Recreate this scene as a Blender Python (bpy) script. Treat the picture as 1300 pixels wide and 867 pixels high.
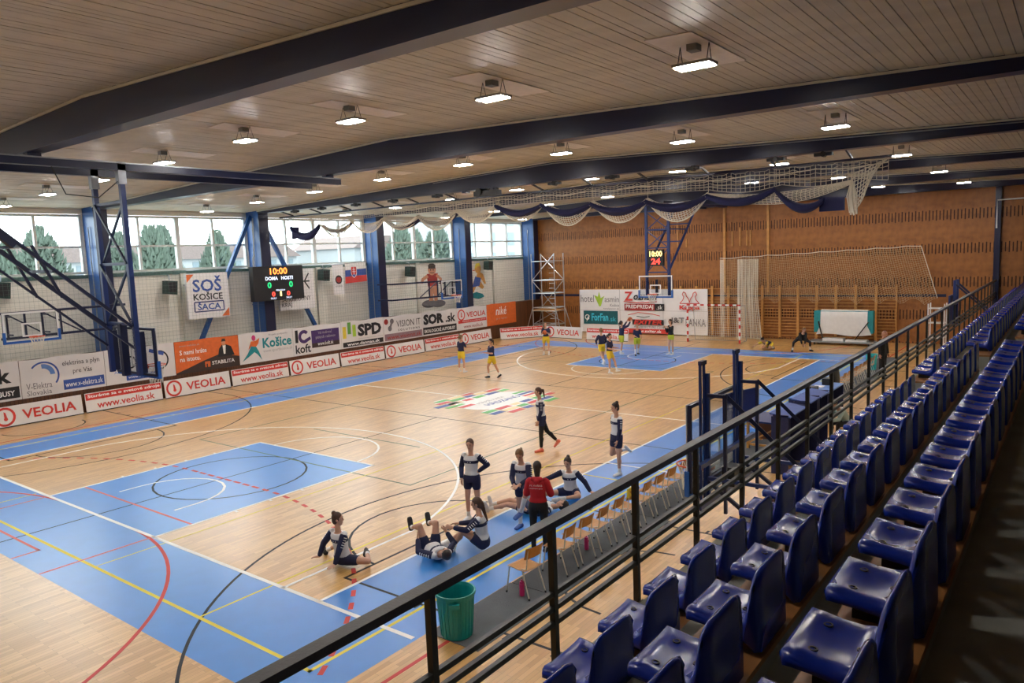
import bpy, bmesh, math, random
import numpy as np
from mathutils import Vector, Matrix, Quaternion

random.seed(7)
SC = bpy.context.scene
COL = SC.collection
for _o in list(bpy.data.objects):
    bpy.data.objects.remove(_o)

# ------------------------------------------------------------------ camera
cam_d = bpy.data.cameras.new('camera')
cam = bpy.data.objects.new('camera', cam_d)
COL.objects.link(cam)
SC.camera = cam
cam_d.sensor_fit = 'HORIZONTAL'
cam_d.sensor_width = 36.0
cam_d.lens = 26.1582
cam_d.clip_start = 0.05
cam_d.clip_end = 600
CR = Vector((0.79608603, 0.60393782, -0.03880901))
CU = Vector((-0.03850410, 0.11454356, 0.99267175))
CF = Vector((-0.60395734, 0.78875781, -0.11444061))
CPOS = Vector((16.6795, -6.8157, 5.1974))
cam.matrix_world = Matrix(((CR.x, CU.x, -CF.x, CPOS.x), (CR.y, CU.y, -CF.y, CPOS.y), (CR.z, CU.z, -CF.z, CPOS.z), (0, 0, 0, 1)))

# ------------------------------------------------------------------ world: flat overcast winter sky
w = bpy.data.worlds.new('overcast_sky')
SC.world = w
w.use_nodes = True
nt = w.node_tree
nt.nodes.clear()
wo = nt.nodes.new('ShaderNodeOutputWorld')
wb = nt.nodes.new('ShaderNodeBackground')
wb.inputs['Color'].default_value = (0.95, 0.985, 1.0, 1)
wb.inputs['Strength'].default_value = 6.5
nt.links.new(wb.outputs[0], wo.inputs[0])

for _k in range(6):                           # portals: guide the sky light through the window bays (emit nothing themselves)
    _l = bpy.data.lights.new('window_portal', 'AREA')
    _l.shape = 'RECTANGLE'
    _l.size, _l.size_y = 2.3, 6.6
    _l.cycles.is_portal = True
    _o = bpy.data.objects.new('window_portal', _l)
    COL.objects.link(_o)
    _o.location = (-14.1, 6.23 + 7.08 * (_k - 2) + 3.8, 6.25)
    _o.rotation_euler = (0, -math.pi / 2, 0)

LAMP_STRENGTH = 240.0
SC.view_settings.view_transform = 'Standard'
SC.view_settings.look = 'None'
SC.view_settings.gamma = 1.0
SC.view_settings.use_curve_mapping = False
SC.view_settings.exposure = 0.13
SC.cycles.max_bounces = 8
SC.cycles.diffuse_bounces = 5
SC.cycles.glossy_bounces = 4
SC.cycles.transparent_max_bounces = 12
SC.cycles.use_denoising = True
SC.cycles.sample_clamp_indirect = 6.0

# ------------------------------------------------------------------ small helpers
def lin(c):
    if isinstance(c, str):
        c = c.lstrip('#')
        c = [int(c[i:i + 2], 16) / 255 for i in (0, 2, 4)]
        c = [x / 12.92 if x <= 0.04045 else ((x + 0.055) / 1.055) ** 2.4 for x in c]
    return tuple(c)

MATS = {}
def mat(name, col=None, rough=0.5, metal=0.0, var=0.10, scale=6.0, bump=0.0, bscale=None, coat=0.0, emit=None, estr=0.0, spec=0.5):
    if name in MATS:
        return MATS[name]
    c = lin(col)
    m = bpy.data.materials.new(name)
    m.use_nodes = True
    t = m.node_tree
    N, L = t.nodes, t.links
    b = N['Principled BSDF']
    b.inputs['Roughness'].default_value = rough
    b.inputs['Metallic'].default_value = metal
    b.inputs['Specular IOR Level'].default_value = spec
    if coat:
        b.inputs['Coat Weight'].default_value = coat
        b.inputs['Coat Roughness'].default_value = 0.29
    tc = N.new('ShaderNodeTexCoord')
    nz = N.new('ShaderNodeTexNoise')
    nz.inputs['Scale'].default_value = scale
    nz.inputs['Detail'].default_value = 4
    L.new(tc.outputs['Object'], nz.inputs['Vector'])
    rp = N.new('ShaderNodeValToRGB')
    rp.color_ramp.elements[0].position = 0.3
    rp.color_ramp.elements[1].position = 0.7
    rp.color_ramp.elements[0].color = (*[x * (1 - var) for x in c], 1)
    rp.color_ramp.elements[1].color = (*[min(1, x * (1 + var)) for x in c], 1)
    L.new(nz.outputs['Fac'], rp.inputs[0])
    L.new(rp.outputs[0], b.inputs['Base Color'])
    if bump:
        n2 = N.new('ShaderNodeTexNoise')
        n2.inputs['Scale'].default_value = bscale or scale * 6
        L.new(tc.outputs['Object'], n2.inputs['Vector'])
        bp = N.new('ShaderNodeBump')
        bp.inputs['Strength'].default_value = bump
        bp.inputs['Distance'].default_value = 0.01
        L.new(n2.outputs['Fac'], bp.inputs['Height'])
        L.new(bp.outputs[0], b.inputs['Normal'])
    if emit:
        b.inputs['Emission Color'].default_value = (*lin(emit), 1)
        b.inputs['Emission Strength'].default_value = estr
    MATS[name] = m
    return m

def brickmat(name, c1, c2, mortar, bw, bh, ms, rough, axis='XY', coat=0.0, grain=0.0, bump=0.0, bias=0.0, spec=0.5):
    """rows of long pieces; axis: which object axes are (along, across)"""
    m = bpy.data.materials.new(name)
    m.use_nodes = True
    t = m.node_tree
    N, L = t.nodes, t.links
    b = N['Principled BSDF']
    b.inputs['Roughness'].default_value = rough
    b.inputs['Specular IOR Level'].default_value = spec
    if coat:
        b.inputs['Coat Weight'].default_value = coat
        b.inputs['Coat Roughness'].default_value = 0.29
    tc = N.new('ShaderNodeTexCoord')
    sp = N.new('ShaderNodeSeparateXYZ')
    L.new(tc.outputs['Object'], sp.inputs[0])
    cb = N.new('ShaderNodeCombineXYZ')
    L.new(sp.outputs[axis[0]], cb.inputs['X'])
    L.new(sp.outputs[axis[1]], cb.inputs['Y'])
    br = N.new('ShaderNodeTexBrick')
    br.inputs['Color1'].default_value = (*lin(c1), 1)
    br.inputs['Color2'].default_value = (*lin(c2), 1)
    br.inputs['Mortar'].default_value = (*lin(mortar), 1)
    br.inputs['Scale'].default_value = 1.0
    br.inputs['Brick Width'].default_value = bw
    br.inputs['Row Height'].default_value = bh
    br.inputs['Mortar Size'].default_value = ms
    br.inputs['Mortar Smooth'].default_value = 0.2
    br.inputs['Bias'].default_value = bias
    L.new(cb.outputs[0], br.inputs['Vector'])
    colr = br.outputs['Color']
    if grain:
        mp = N.new('ShaderNodeMapping')
        mp.inputs['Scale'].default_value = (0.5 / bw, 1.6 / bh, 1)
        L.new(cb.outputs[0], mp.inputs['Vector'])
        nz = N.new('ShaderNodeTexNoise')
        nz.inputs['Scale'].default_value = 1.5
        nz.inputs['Detail'].default_value = 5
        L.new(mp.outputs[0], nz.inputs['Vector'])
        mx = N.new('ShaderNodeMix')
        mx.data_type = 'RGBA'
        mx.blend_type = 'MULTIPLY'
        mx.inputs[0].default_value = 1.0
        rp = N.new('ShaderNodeValToRGB')
        rp.color_ramp.elements[0].position = 0.3
        rp.color_ramp.elements[1].position = 0.7
        g = 1 - grain
        rp.color_ramp.elements[0].color = (g, g, g, 1)
        rp.color_ramp.elements[1].color = (1, 1, 1, 1)
        L.new(nz.outputs['Fac'], rp.inputs[0])
        L.new(colr, mx.inputs[6])
        L.new(rp.outputs[0], mx.inputs[7])
        colr = mx.outputs[2]
    L.new(colr, b.inputs['Base Color'])
    if bump:
        bp = N.new('ShaderNodeBump')
        bp.invert = True
        bp.inputs['Strength'].default_value = bump
        bp.inputs['Distance'].default_value = 0.01
        L.new(br.outputs['Fac'], bp.inputs['Height'])
        L.new(bp.outputs[0], b.inputs['Normal'])
    MATS[name] = m
    return m

ORIG = {}                                   # world origin of each root, for children built in world space
def vec(*a):
    return Vector(a)

class MB:
    def __init__(s):
        s.v, s.f = [], []
    def add(s, vs, fs):
        n = len(s.v)
        s.v += [tuple(v) for v in vs]
        s.f += [tuple(i + n for i in f) for f in fs]
        return s
    def box(s, x0, x1, y0, y1, z0, z1):
        vs = [(x, y, z) for z in (z0, z1) for y in (y0, y1) for x in (x0, x1)]
        return s.add(vs, [(0, 2, 3, 1), (4, 5, 7, 6), (0, 1, 5, 4), (2, 6, 7, 3), (0, 4, 6, 2), (1, 3, 7, 5)])
    def bar(s, p, q, w, h=None, up=(0, 0, 1)):
        p, q = Vector(p), Vector(q)
        h = h or w
        d = (q - p).normalized()
        a = d.cross(Vector(up))
        if a.length < 1e-4:
            a = d.cross(Vector((1, 0, 0)))
        a.normalize()
        b = a.cross(d).normalized()
        vs = []
        for e in (p, q):
            for i, j in ((-1, -1), (1, -1), (1, 1), (-1, 1)):
                vs.append(e + a * (i * w / 2) + b * (j * h / 2))
        return s.add(vs, [(0, 1, 2, 3), (7, 6, 5, 4), (0, 4, 5, 1), (1, 5, 6, 2), (2, 6, 7, 3), (3, 7, 4, 0)])
    def tube(s, pts, r, n=6, closed=False, caps=True):
        pts = [Vector(p) for p in pts]
        m = len(pts)
        vs, fs = [], []
        pa = None
        for i, p in enumerate(pts):
            if closed:
                d = pts[(i + 1) % m] - pts[i - 1]
            else:
                d = pts[min(i + 1, m - 1)] - pts[max(i - 1, 0)]
            if d.length < 1e-9:
                d = Vector((0, 0, 1))
            d.normalize()
            if pa is None:
                a = d.cross(Vector((0, 0, 1)))
                if a.length < 1e-3:
                    a = d.cross(Vector((1, 0, 0)))
            else:
                a = pa - d * pa.dot(d)
                if a.length < 1e-6:
                    a = d.cross(Vector((0.3, 0.5, 1)))
            a.normalize()
            pa = a
            b = d.cross(a)
            rr = r[i] if isinstance(r, (list, tuple)) else r
            for k in range(n):
                t = 2 * math.pi * k / n
                vs.append(p + a * (rr * math.cos(t)) + b * (rr * math.sin(t)))
        rng = m if closed else m - 1
        for i in range(rng):
            j = (i + 1) % m
            for k in range(n):
                l = (k + 1) % n
                fs.append((i * n + k, i * n + l, j * n + l, j * n + k))
        if caps and not closed:
            fs.append(tuple(range(n))[::-1])
            fs.append(tuple((m - 1) * n + k for k in range(n)))
        return s.add(vs, fs)
    def cyl(s, p, q, r0, r1=None, n=12):
        return s.tube([p, q], [r0, r0 if r1 is None else r1], n)
    def lathe(s, prof, c=(0, 0, 0), n=24, closed=False):
        vs, fs = [], []
        for (r, z) in prof:
            for k in range(n):
                t = 2 * math.pi * k / n
                vs.append((c[0] + r * math.cos(t), c[1] + r * math.sin(t), c[2] + z))
        m = len(prof)
        for i in range(m - 1):
            for k in range(n):
                l = (k + 1) % n
                fs.append((i * n + k, i * n + l, (i + 1) * n + l, (i + 1) * n + k))
        if not closed:
            fs.append(tuple(range(n))[::-1])
            fs.append(tuple((m - 1) * n + k for k in range(n)))
        else:
            for k in range(n):
                l = (k + 1) % n
                fs.append(((m - 1) * n + k, (m - 1) * n + l, l, k))
        return s.add(vs, fs)
    def prism(s, poly, O, U, Vv, d):
        """polygon (u,v) extruded by d along U x V, back face at O"""
        O, U, Vv = Vector(O), Vector(U), Vector(Vv)
        Nn = U.cross(Vv).normalized()
        n = len(poly)
        vs = [O + U * a + Vv * b for a, b in poly] + [O + U * a + Vv * b + Nn * d for a, b in poly]
        fs = [tuple(range(n))[::-1], tuple(range(n, 2 * n))]
        for i in range(n):
            j = (i + 1) % n
            fs.append((i, j, n + j, n + i))
        return s.add(vs, fs)
    def sphere(s, c, r, n=10, m=6, M3=None):
        r3 = r if isinstance(r, (tuple, list)) else (r, r, r)
        vs, fs = [], []
        for i in range(m + 1):
            ph = math.pi * i / m
            for k in range(n):
                t = 2 * math.pi * k / n
                p = Vector((r3[0] * math.sin(ph) * math.cos(t), r3[1] * math.sin(ph) * math.sin(t), r3[2] * math.cos(ph)))
                if M3 is not None:
                    p = M3 @ p
                vs.append(Vector(c) + p)
        for i in range(m):
            for k in range(n):
                l = (k + 1) % n
                fs.append((i * n + k, (i + 1) * n + k, (i + 1) * n + l, i * n + l))
        return s.add(vs, fs)
    def grid(s, P):
        """P[i][j] points"""
        n, m = len(P), len(P[0])
        vs = [p for row in P for p in row]
        fs = [(i * m + j, i * m + j + 1, (i + 1) * m + j + 1, (i + 1) * m + j) for i in range(n - 1) for j in range(m - 1)]
        return s.add(vs, fs)
    def mesh(s, name, org=(0, 0, 0), smooth=False):
        me = bpy.data.meshes.new(name)
        ox, oy, oz = org
        me.from_pydata([(x - ox, y - oy, z - oz) for x, y, z in s.v], [], s.f)
        me.validate()
        if smooth:
            me.polygons.foreach_set('use_smooth', [True] * len(me.polygons))
        me.update()
        return me
    def build(s, name, m, parent=None, smooth=False, fix=False, at=None):
        org = ORIG.get(parent.name, (0, 0, 0)) if parent else (at or (0, 0, 0))
        me = s.mesh(name, org, smooth)
        if fix:
            recalc(me)
        return obj(name, me, m, parent, at if not parent else None)

def recalc(me):
    b = bmesh.new()
    b.from_mesh(me)
    bmesh.ops.remove_doubles(b, verts=b.verts, dist=1e-5)
    bmesh.ops.recalc_face_normals(b, faces=b.faces)
    b.to_mesh(me)
    b.free()

def obj(name, me, m=None, parent=None, at=None):
    o = bpy.data.objects.new(name, me)
    COL.objects.link(o)
    if m is not None:
        me.materials.clear()
        me.materials.append(MATS[m] if isinstance(m, str) else m)
    if parent:
        o.parent = parent
        ORIG[o.name] = ORIG.get(parent.name, (0, 0, 0))
    else:
        if at:
            o.location = at
        ORIG[o.name] = tuple(at) if at else (0, 0, 0)
    return o

def tag(o, label=None, cat=None, group=None, kind=None):
    if label: o['label'] = label
    if cat: o['category'] = cat
    if group: o['group'] = group
    if kind: o['kind'] = kind
    return o

def thing(name, label, cat, loc=(0, 0, 0), group=None):
    o = bpy.data.objects.new(name, None)
    COL.objects.link(o)
    o.location = loc
    o.empty_display_size = 0.2
    ORIG[o.name] = tuple(loc)
    return tag(o, label, cat, group)

def copy_tree(o, parent=None):
    c = o.copy()
    COL.objects.link(c)
    c.parent = parent
    for ch in o.children:
        copy_tree(ch, c)
    return c

_ORD = ['zeroth', 'first', 'second', 'third', 'fourth', 'fifth', 'sixth', 'seventh', 'eighth', 'ninth', 'tenth', 'eleventh', 'twelfth',
        'thirteenth', 'fourteenth', 'fifteenth', 'sixteenth', 'seventeenth', 'eighteenth', 'nineteenth']
_TENS = ['', '', 'twent', 'thirt', 'fort', 'fift', 'sixt', 'sevent', 'eight', 'ninet']
def ordw(n):
    if n < 20:
        return _ORD[n]
    t, r = divmod(n, 10)
    return _TENS[t] + ('ieth' if r == 0 else 'y-' + _ORD[r])

TMP = bpy.data.scenes.new('workbench')       # small side scene, only for evaluating modifiers; removed at the end
def bake(o):
    """evaluate modifiers of o into a plain mesh"""
    vl = TMP.view_layers[0]
    vl.update()
    return bpy.data.meshes.new_from_object(o.evaluated_get(vl.depsgraph))

_tcache = {}
def text_mesh(s, w, h, bold=0.0, ext=0.002, shear=0.0):
    cu = bpy.data.curves.new('t', 'FONT')
    cu.body = s
    cu.size = 1.0
    cu.resolution_u = 2
    cu.extrude = 0.0
    cu.offset = bold
    cu.shear = shear
    o = bpy.data.objects.new('t', cu)
    TMP.collection.objects.link(o)
    me = bake(o)
    bpy.data.objects.remove(o)
    bpy.data.curves.remove(cu)
    n = len(me.vertices)
    a = np.empty(n * 3)
    me.vertices.foreach_get('co', a)
    a = a.reshape(-1, 3)
    lo, hi = a.min(0), a.max(0)
    a[:, 0] = (a[:, 0] - lo[0]) / max(1e-6, hi[0] - lo[0]) * w
    a[:, 1] = (a[:, 1] - lo[1]) / max(1e-6, hi[1] - lo[1]) * h
    return me, a

class Panel:
    """prints on a flat face: O bottom-left corner, U right, V up (unit vectors)"""
    def __init__(s, root, O, U, V, lift=0.004):
        s.root, s.O, s.U, s.V = root, Vector(O), Vector(U), Vector(V)
        s.N = s.U.cross(s.V).normalized()
        s.k = 0
        s.l = lift
    def _o(s):
        s.k += 1
        return s.O + s.N * (s.l * (0.4 + s.k * 0.25))
    def poly(s, pts, m, name='printed_shape'):
        return MB().prism(pts, s._o(), s.U, s.V, 0.002).build(name, m, s.root)
    def rect(s, u0, v0, u1, v1, m, name='printed_band'):
        return s.poly([(u0, v0), (u1, v0), (u1, v1), (u0, v1)], m, name)
    def disc(s, u, v, r, m, name='printed_disc', n=24, ry=None):
        ry = ry or r
        return s.poly([(u + r * math.cos(2 * math.pi * k / n), v + ry * math.sin(2 * math.pi * k / n)) for k in range(n)], m, name)
    def arc(s, u, v, r, t, a0, a1, m, name='printed_arc', n=20):
        a0, a1 = math.radians(a0), math.radians(a1)
        o = [(u + (r + t / 2) * math.cos(a0 + (a1 - a0) * k / n), v + (r + t / 2) * math.sin(a0 + (a1 - a0) * k / n)) for k in range(n + 1)]
        i = [(u + (r - t / 2) * math.cos(a0 + (a1 - a0) * k / n), v + (r - t / 2) * math.sin(a0 + (a1 - a0) * k / n)) for k in range(n + 1)]
        b = MB()
        O = s._o()
        for k in range(n):
            b.prism([i[k], o[k], o[k + 1], i[k + 1]] if a1 > a0 else [o[k], i[k], i[k + 1], o[k + 1]], O, s.U, s.V, 0.002)
        return b.build(name, m, s.root)
    def stroke(s, pts, t, m, name='printed_stroke'):
        b = MB()
        O = s._o()
        for (a, c), (d, e) in zip(pts, pts[1:]):
            dx, dy = d - a, e - c
            l = math.hypot(dx, dy) or 1
            nx, ny = -dy / l * t / 2, dx / l * t / 2
            b.prism([(a - nx, c - ny), (d - nx, e - ny), (d + nx, e + ny), (a + nx, c + ny)], O, s.U, s.V, 0.002)
        return b.build(name, m, s.root)
    def frame(s, u0, v0, u1, v1, t, m):
        return s.stroke([(u0, v0), (u1, v0), (u1, v1), (u0, v1), (u0, v0)], t, m, 'printed_frame')
    def text(s, txt, u0, v0, u1, v1, m, bold=0.0, name='lettering', shear=0.0):
        me, a = text_mesh(txt, u1 - u0, v1 - v0, bold, shear=shear)
        O = s._o() + s.N * 0.002
        org = Vector(ORIG.get(s.root.name, (0, 0, 0)))
        O = O - org
        W = np.outer(a[:, 0] + u0, np.array(s.U)) + np.outer(a[:, 1] + v0, np.array(s.V)) + np.array(O)
        me.vertices.foreach_set('co', W.ravel())
        me.update()
        return obj(name, me, m, s.root)

# ------------------------------------------------------------------ materials
brickmat('parquet', '#dcae68', '#be8b45', '#a0743a', 0.6, 0.075, 0.0022, 0.45, 'YX', coat=1.0, grain=0.10, bias=-0.1)
mat('court_blue', '#1f82d8', 0.44, var=0.04, scale=3, coat=0.8)
mat('line_white', '#f4f4f1', 0.55, var=0.03)
mat('line_yellow', '#e4d545', 0.55, var=0.03)
mat('line_black', '#23252c', 0.6, var=0.05, spec=0.3)
mat('line_red', '#c93c34', 0.55, var=0.05)
mat('line_pink', '#d9716c', 0.55, var=0.05)
mat('line_green', '#4d6b4a', 0.4, var=0.05)
mat('logo_red', '#d8443f', 0.4, var=0.03)
mat('logo_green', '#58b95a', 0.4, var=0.03)
mat('logo_blue', '#2c4fa0', 0.4, var=0.03)
mat('logo_cream', '#f3d9a4', 0.4, var=0.03)
mat('ceiling_wood', '#d2cab0', 0.5, var=0.09, scale=2.2, coat=0.06)
mat('ceiling_panel', '#f2ead8', 0.4, var=0.06)
mat('ceiling_gap', '#5d5347', 0.8)
mat('beam_paint', '#171d3c', 0.28, var=0.08, scale=2)
mat('column_paint', '#1f508f', 0.34, var=0.07, scale=2)
mat('navy_steel', '#151d3d', 0.38, var=0.08)
mat('blue_steel', '#1a3068', 0.36, var=0.08)
mat('blue_pad', '#1c5aa8', 0.55, var=0.06)
mat('galvanised', '#9a9ea2', 0.4, 0.6, var=0.1)
mat('alu', '#c9ccce', 0.3, 0.75, var=0.06)
mat('white_steel', '#e4e3df', 0.4, var=0.04)
mat('black_steel', '#17140f', 0.42, var=0.15, scale=12)
mat('rail_wood', '#26211b', 0.42, var=0.25, scale=9, bump=0.15)
mat('black_plastic', '#131418', 0.45, var=0.1)
mat('dark_green_box', '#1c3530', 0.6, var=0.1)
brickmat('cladding', '#e6e3d6', '#dfdccf', '#c2bfb2', 3.4, 0.20, 0.006, 0.7, 'YZ', bump=0.4)
mat('wall_cream', '#d8d5c8', 0.7, var=0.04)
mat('window_frame', '#cfd3d0', 0.5, var=0.03)
mat('sill_green', '#3d5a55', 0.5, var=0.08)
mat('slat_wood', '#97602c', 0.5, var=0.22, scale=3.0)
mat('slat_back', '#40240f', 0.8)
mat('dark_wall', '#4a3625', 0.7, var=0.15)
mat('panel_seam', '#5b3115', 0.7)
mat('bar_wood', '#c58f4c', 0.45, var=0.15)
brickmat('wainscot', '#6b4022', '#5c361c', '#2a170b', 0.12, 2.6, 0.006, 0.5, 'YZ', grain=0.2)
mat('concrete', '#85857c', 0.75, var=0.14, scale=3, bump=0.2)
mat('ledge_wood', '#8a5c30', 0.5, var=0.15, scale=5)
mat('seat_blue', '#0f2987', 0.24, var=0.06, scale=4, spec=0.38)
mat('seat_bolt', '#0b0d18', 0.6)
mat('banner_white', '#dcd9d6', 0.6, var=0.03, scale=2)
mat('banner_white2', '#e8e6e4', 0.5, var=0.03, scale=2)
mat('print_black', '#1d1c1e', 0.6)
mat('print_grey', '#6f6c70', 0.6)
mat('print_lgrey', '#a9a7a8', 0.6)
mat('print_red', '#cf3a31', 0.55)
mat('print_dred', '#9b2a26', 0.55)
mat('print_blue', '#35549f', 0.55)
mat('print_lblue', '#5f86c8', 0.55)
mat('print_navy', '#232f6b', 0.55)
mat('print_teal', '#19858c', 0.55)
mat('print_dteal', '#0f5a63', 0.55)
mat('print_cyan', '#43c2dd', 0.55)
mat('print_orange', '#d8682b', 0.55)
mat('print_yellow', '#d9c23c', 0.55)
mat('print_green', '#5e9b40', 0.55)
mat('print_lime', '#a6c83a', 0.55)
mat('print_purple', '#432a63', 0.55)
mat('print_mauve', '#8c7379', 0.55)
mat('print_skin', '#c98d6c', 0.6)
mat('print_ochre', '#d39a4b', 0.6)
mat('print_brown', '#3b2b25', 0.55)
mat('print_white', '#f2f1ee', 0.55)
mat('print_magenta', '#c23a74', 0.55)
mat('net_white', '#e6dfcd', 0.8, var=0.05)
mat('net_tan', '#c9b08a', 0.8, var=0.08)
mat('net_green', '#6c7f76', 0.8)
mat('curtain_navy', '#171b48', 0.8, var=0.1, scale=3)
mat('rubber_mat', '#5b5f63', 0.85, var=0.12, scale=4, bump=0.5, bscale=90)
mat('rubber_mat2', '#4a4e52', 0.85, var=0.12, scale=4, bump=0.5, bscale=90)
mat('chair_wood', '#b57f3e', 0.4, var=0.12, scale=5)
mat('chair_steel', '#d8d2c4', 0.35, 0.3, var=0.05)
mat('bin_teal', '#0f8d8c', 0.4, var=0.05)
mat('bin_teal2', '#20aeb4', 0.4, var=0.05)
mat('bottle_pink', '#c22a72', 0.35)
mat('ball_orange', '#b0562a', 0.6, var=0.1, scale=30)
mat('ring_orange', '#d9572c', 0.4)
mat('cover_white', '#dedcd8', 0.7, var=0.04, bump=0.2, bscale=5)
mat('table_navy', '#1c2350', 0.6, var=0.08)
mat('table_brown', '#6b3c1d', 0.55, var=0.15)
mat('lamp_body', '#9a9a94', 0.5, 0.3)
mat('lamp_light', '#ffffff', 0.5, emit='#fbf6f2', estr=LAMP_STRENGTH)
mat('led_orange', '#331208', 0.5, emit='#ff8a3a', estr=3.0)
mat('led_red', '#330808', 0.5, emit='#ff4436', estr=2.6)
mat('led_green', '#083318', 0.5, emit='#22d07a', estr=1.6)
mat('led_white', '#333333', 0.5, emit='#dfe6ff', estr=2.0)
mat('led_yellow', '#333008', 0.5, emit='#ffe08a', estr=2.4)
mat('snow', '#a9adb0', 0.9, var=0.04, scale=0.3)
mat('tree_green', '#4c5a50', 0.8, var=0.25, scale=2)
mat('tree_trunk', '#5f5850', 0.9)
mat('house_white', '#8c9092', 0.8, var=0.03)
mat('house_glass', '#66737a', 0.5)
mat('house_orange', '#a5684c', 0.8)
mat('house_roof', '#6c5f5c', 0.8)
mat('hill', '#76848a', 0.9, var=0.1, scale=0.05)

def glass_mat(name, tint, gloss=0.10, rough=0.02):
    m = bpy.data.materials.new(name)
    m.use_nodes = True
    N, L = m.node_tree.nodes, m.node_tree.links
    N.clear()
    out = N.new('ShaderNodeOutputMaterial')
    tr = N.new('ShaderNodeBsdfTransparent')
    tr.inputs[0].default_value = (*tint, 1)
    gl = N.new('ShaderNodeBsdfGlossy')
    gl.inputs['Roughness'].default_value = rough
    mx = N.new('ShaderNodeMixShader')
    lw = N.new('ShaderNodeLayerWeight')
    lw.inputs[0].default_value = 0.5
    pw = N.new('ShaderNodeMath')
    pw.operation = 'POWER'
    pw.inputs[1].default_value = 4.0
    L.new(lw.outputs['Facing'], pw.inputs[0])
    ml = N.new('ShaderNodeMath')
    ml.operation = 'MULTIPLY_ADD'
    ml.inputs[1].default_value = 0.6
    ml.inputs[2].default_value = 0.02
    L.new(pw.outputs[0], ml.inputs[0])
    L.new(ml.outputs[0], mx.inputs[0])
    L.new(tr.outputs[0], mx.inputs[1])
    L.new(gl.outputs[0], mx.inputs[2])
    L.new(mx.outputs[0], out.inputs[0])
    MATS[name] = m
glass_mat('window_glass', (0.90, 0.95, 0.95))
glass_mat('board_glass', (0.86, 0.88, 0.90))

# ------------------------------------------------------------------ room dimensions
XL, XR, YB, YF = -13.8, 20.0, 35.2, -10.0      # left wall, right wall, back wall, wall behind the camera
RIDGE_X, RIDGE_Z, EAVE_Z = 3.2, 8.16, 7.62
COLY = [6.23 + 7.08 * k for k in range(-2, 5)]  # near faces of the columns and beams
COLW = 0.5
def ceil_z(x):
    if x < RIDGE_X:
        return EAVE_Z + (RIDGE_Z - EAVE_Z) * (x - XL) / (RIDGE_X - XL)
    return RIDGE_Z - (RIDGE_Z - EAVE_Z) * (x - RIDGE_X) / (XR - RIDGE_X)

# ---------------- floor
fl = MB().box(XL - 0.2, XR + 0.2, YF - 0.2, YB + 0.2, -0.2, 0.0).build('floor', 'parquet')
tag(fl, kind='structure')
def fbox(x0, x1, y0, y1, m, name, z=0.002, h=0.0):
    o = MB().box(x0, x1, y0, y1, -0.01, z).build(name, m, fl)
    return o
class Lines:
    def __init__(s, m, z, t=0.05):
        s.m, s.z, s.t = m, z, t
    def seg(s, x0, y0, x1, y1, name='court_line', t=None):
        t = t or s.t
        d = Vector((x1 - x0, y1 - y0, 0))
        n = Vector((-d.y, d.x, 0)).normalized() * t / 2
        e = d.normalized() * t / 2
        a, b = Vector((x0, y0, 0)) - e, Vector((x1, y1, 0)) + e
        MB().prism([(p.x, p.y) for p in (a - n, b - n, b + n, a + n)], (0, 0, -0.01), (1, 0, 0), (0, 1, 0), 0.01 + s.z).build(name, s.m, fl)
    def arc(s, cx, cy, r, a0, a1, name='court_arc', n=None, t=None):
        t = t or s.t
        a0, a1 = math.radians(a0), math.radians(a1)
        n = n or max(12, int(abs(a1 - a0) * r * 3))
        b = MB()
        for k in range(n):
            q = []
            for (kk, rr) in ((k, r - t / 2), (k, r + t / 2), (k + 1, r + t / 2), (k + 1, r - t / 2)):
                a = a0 + (a1 - a0) * kk / n
                q.append((cx + rr * math.cos(a), cy + rr * math.sin(a)))
            b.prism(q, (0, 0, -0.01), (1, 0, 0), (0, 1, 0), 0.01 + s.z)
        b.build(name, s.m, fl)

# blue margin round the court and the two blue keys
fbox(-9.6, -7.5, -2.03, 30.03, 'court_blue', 'blue_margin', 0.0010)
fbox(7.5, 9.6, -2.03, 30.03, 'court_blue', 'blue_margin', 0.0010)
fbox(-7.5, 7.5, -2.03, 0.0, 'court_blue', 'blue_margin', 0.0010)
fbox(-7.5, 7.5, 28.0, 30.03, 'court_blue', 'blue_margin', 0.0010)
fbox(-2.45, 2.45, 0.0, 5.72, 'court_blue', 'blue_key', 0.0010)
fbox(-2.45, 2.45, 22.28, 28.0, 'court_blue', 'blue_key', 0.0010)
# black lines of the two cross courts
B = Lines('line_black', 0.0016)
for cy in (3.25, 24.75):
    for s in (-1, 1):
        for dy in (-2.45, 2.45):
            B.seg(s * 7.17, cy + dy, s * 12.4, cy + dy)
            for k in (8.9, 9.75, 10.6, 11.4):
                B.seg(s * k, cy + dy, s * k, cy + dy + math.copysign(0.12, dy))
        B.seg(s * 7.17, cy - 2.45, s * 7.17, cy + 2.45)
        c0 = 90 if s > 0 else -90
        B.arc(s * 7.17, cy, 1.8, c0, c0 + 180)
        B.arc(s * 11.35, cy, 6.72, c0 + 1, c0 + 179)
        B.arc(s * 11.35, cy, 1.25, c0, c0 + 180)
        B.seg(s * 11.35, cy - 6.72, s * 12.4, cy - 6.72)
        B.seg(s * 11.35, cy + 6.72, s * 12.4, cy + 6.72)
    B.arc(0, cy, 1.8, 0, 360)
    B.seg(0, cy - 7.5, 0, cy + 7.5, t=0.04)
    for dy in (-7.5, 7.5):
        B.seg(-12.4, cy + dy, 12.4, cy + dy, t=0.04)
# green volleyball court
G = Lines('line_green', 0.0020, 0.045)
G.seg(-4.5, 5.0, 4.5, 5.0); G.seg(-4.5, 23.0, 4.5, 23.0)
G.seg(-4.5, 5.0, -4.5, 23.0); G.seg(4.5, 5.0, 4.5, 23.0)
G.seg(-2.4, 7.65, 2.2, 7.65)
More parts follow.
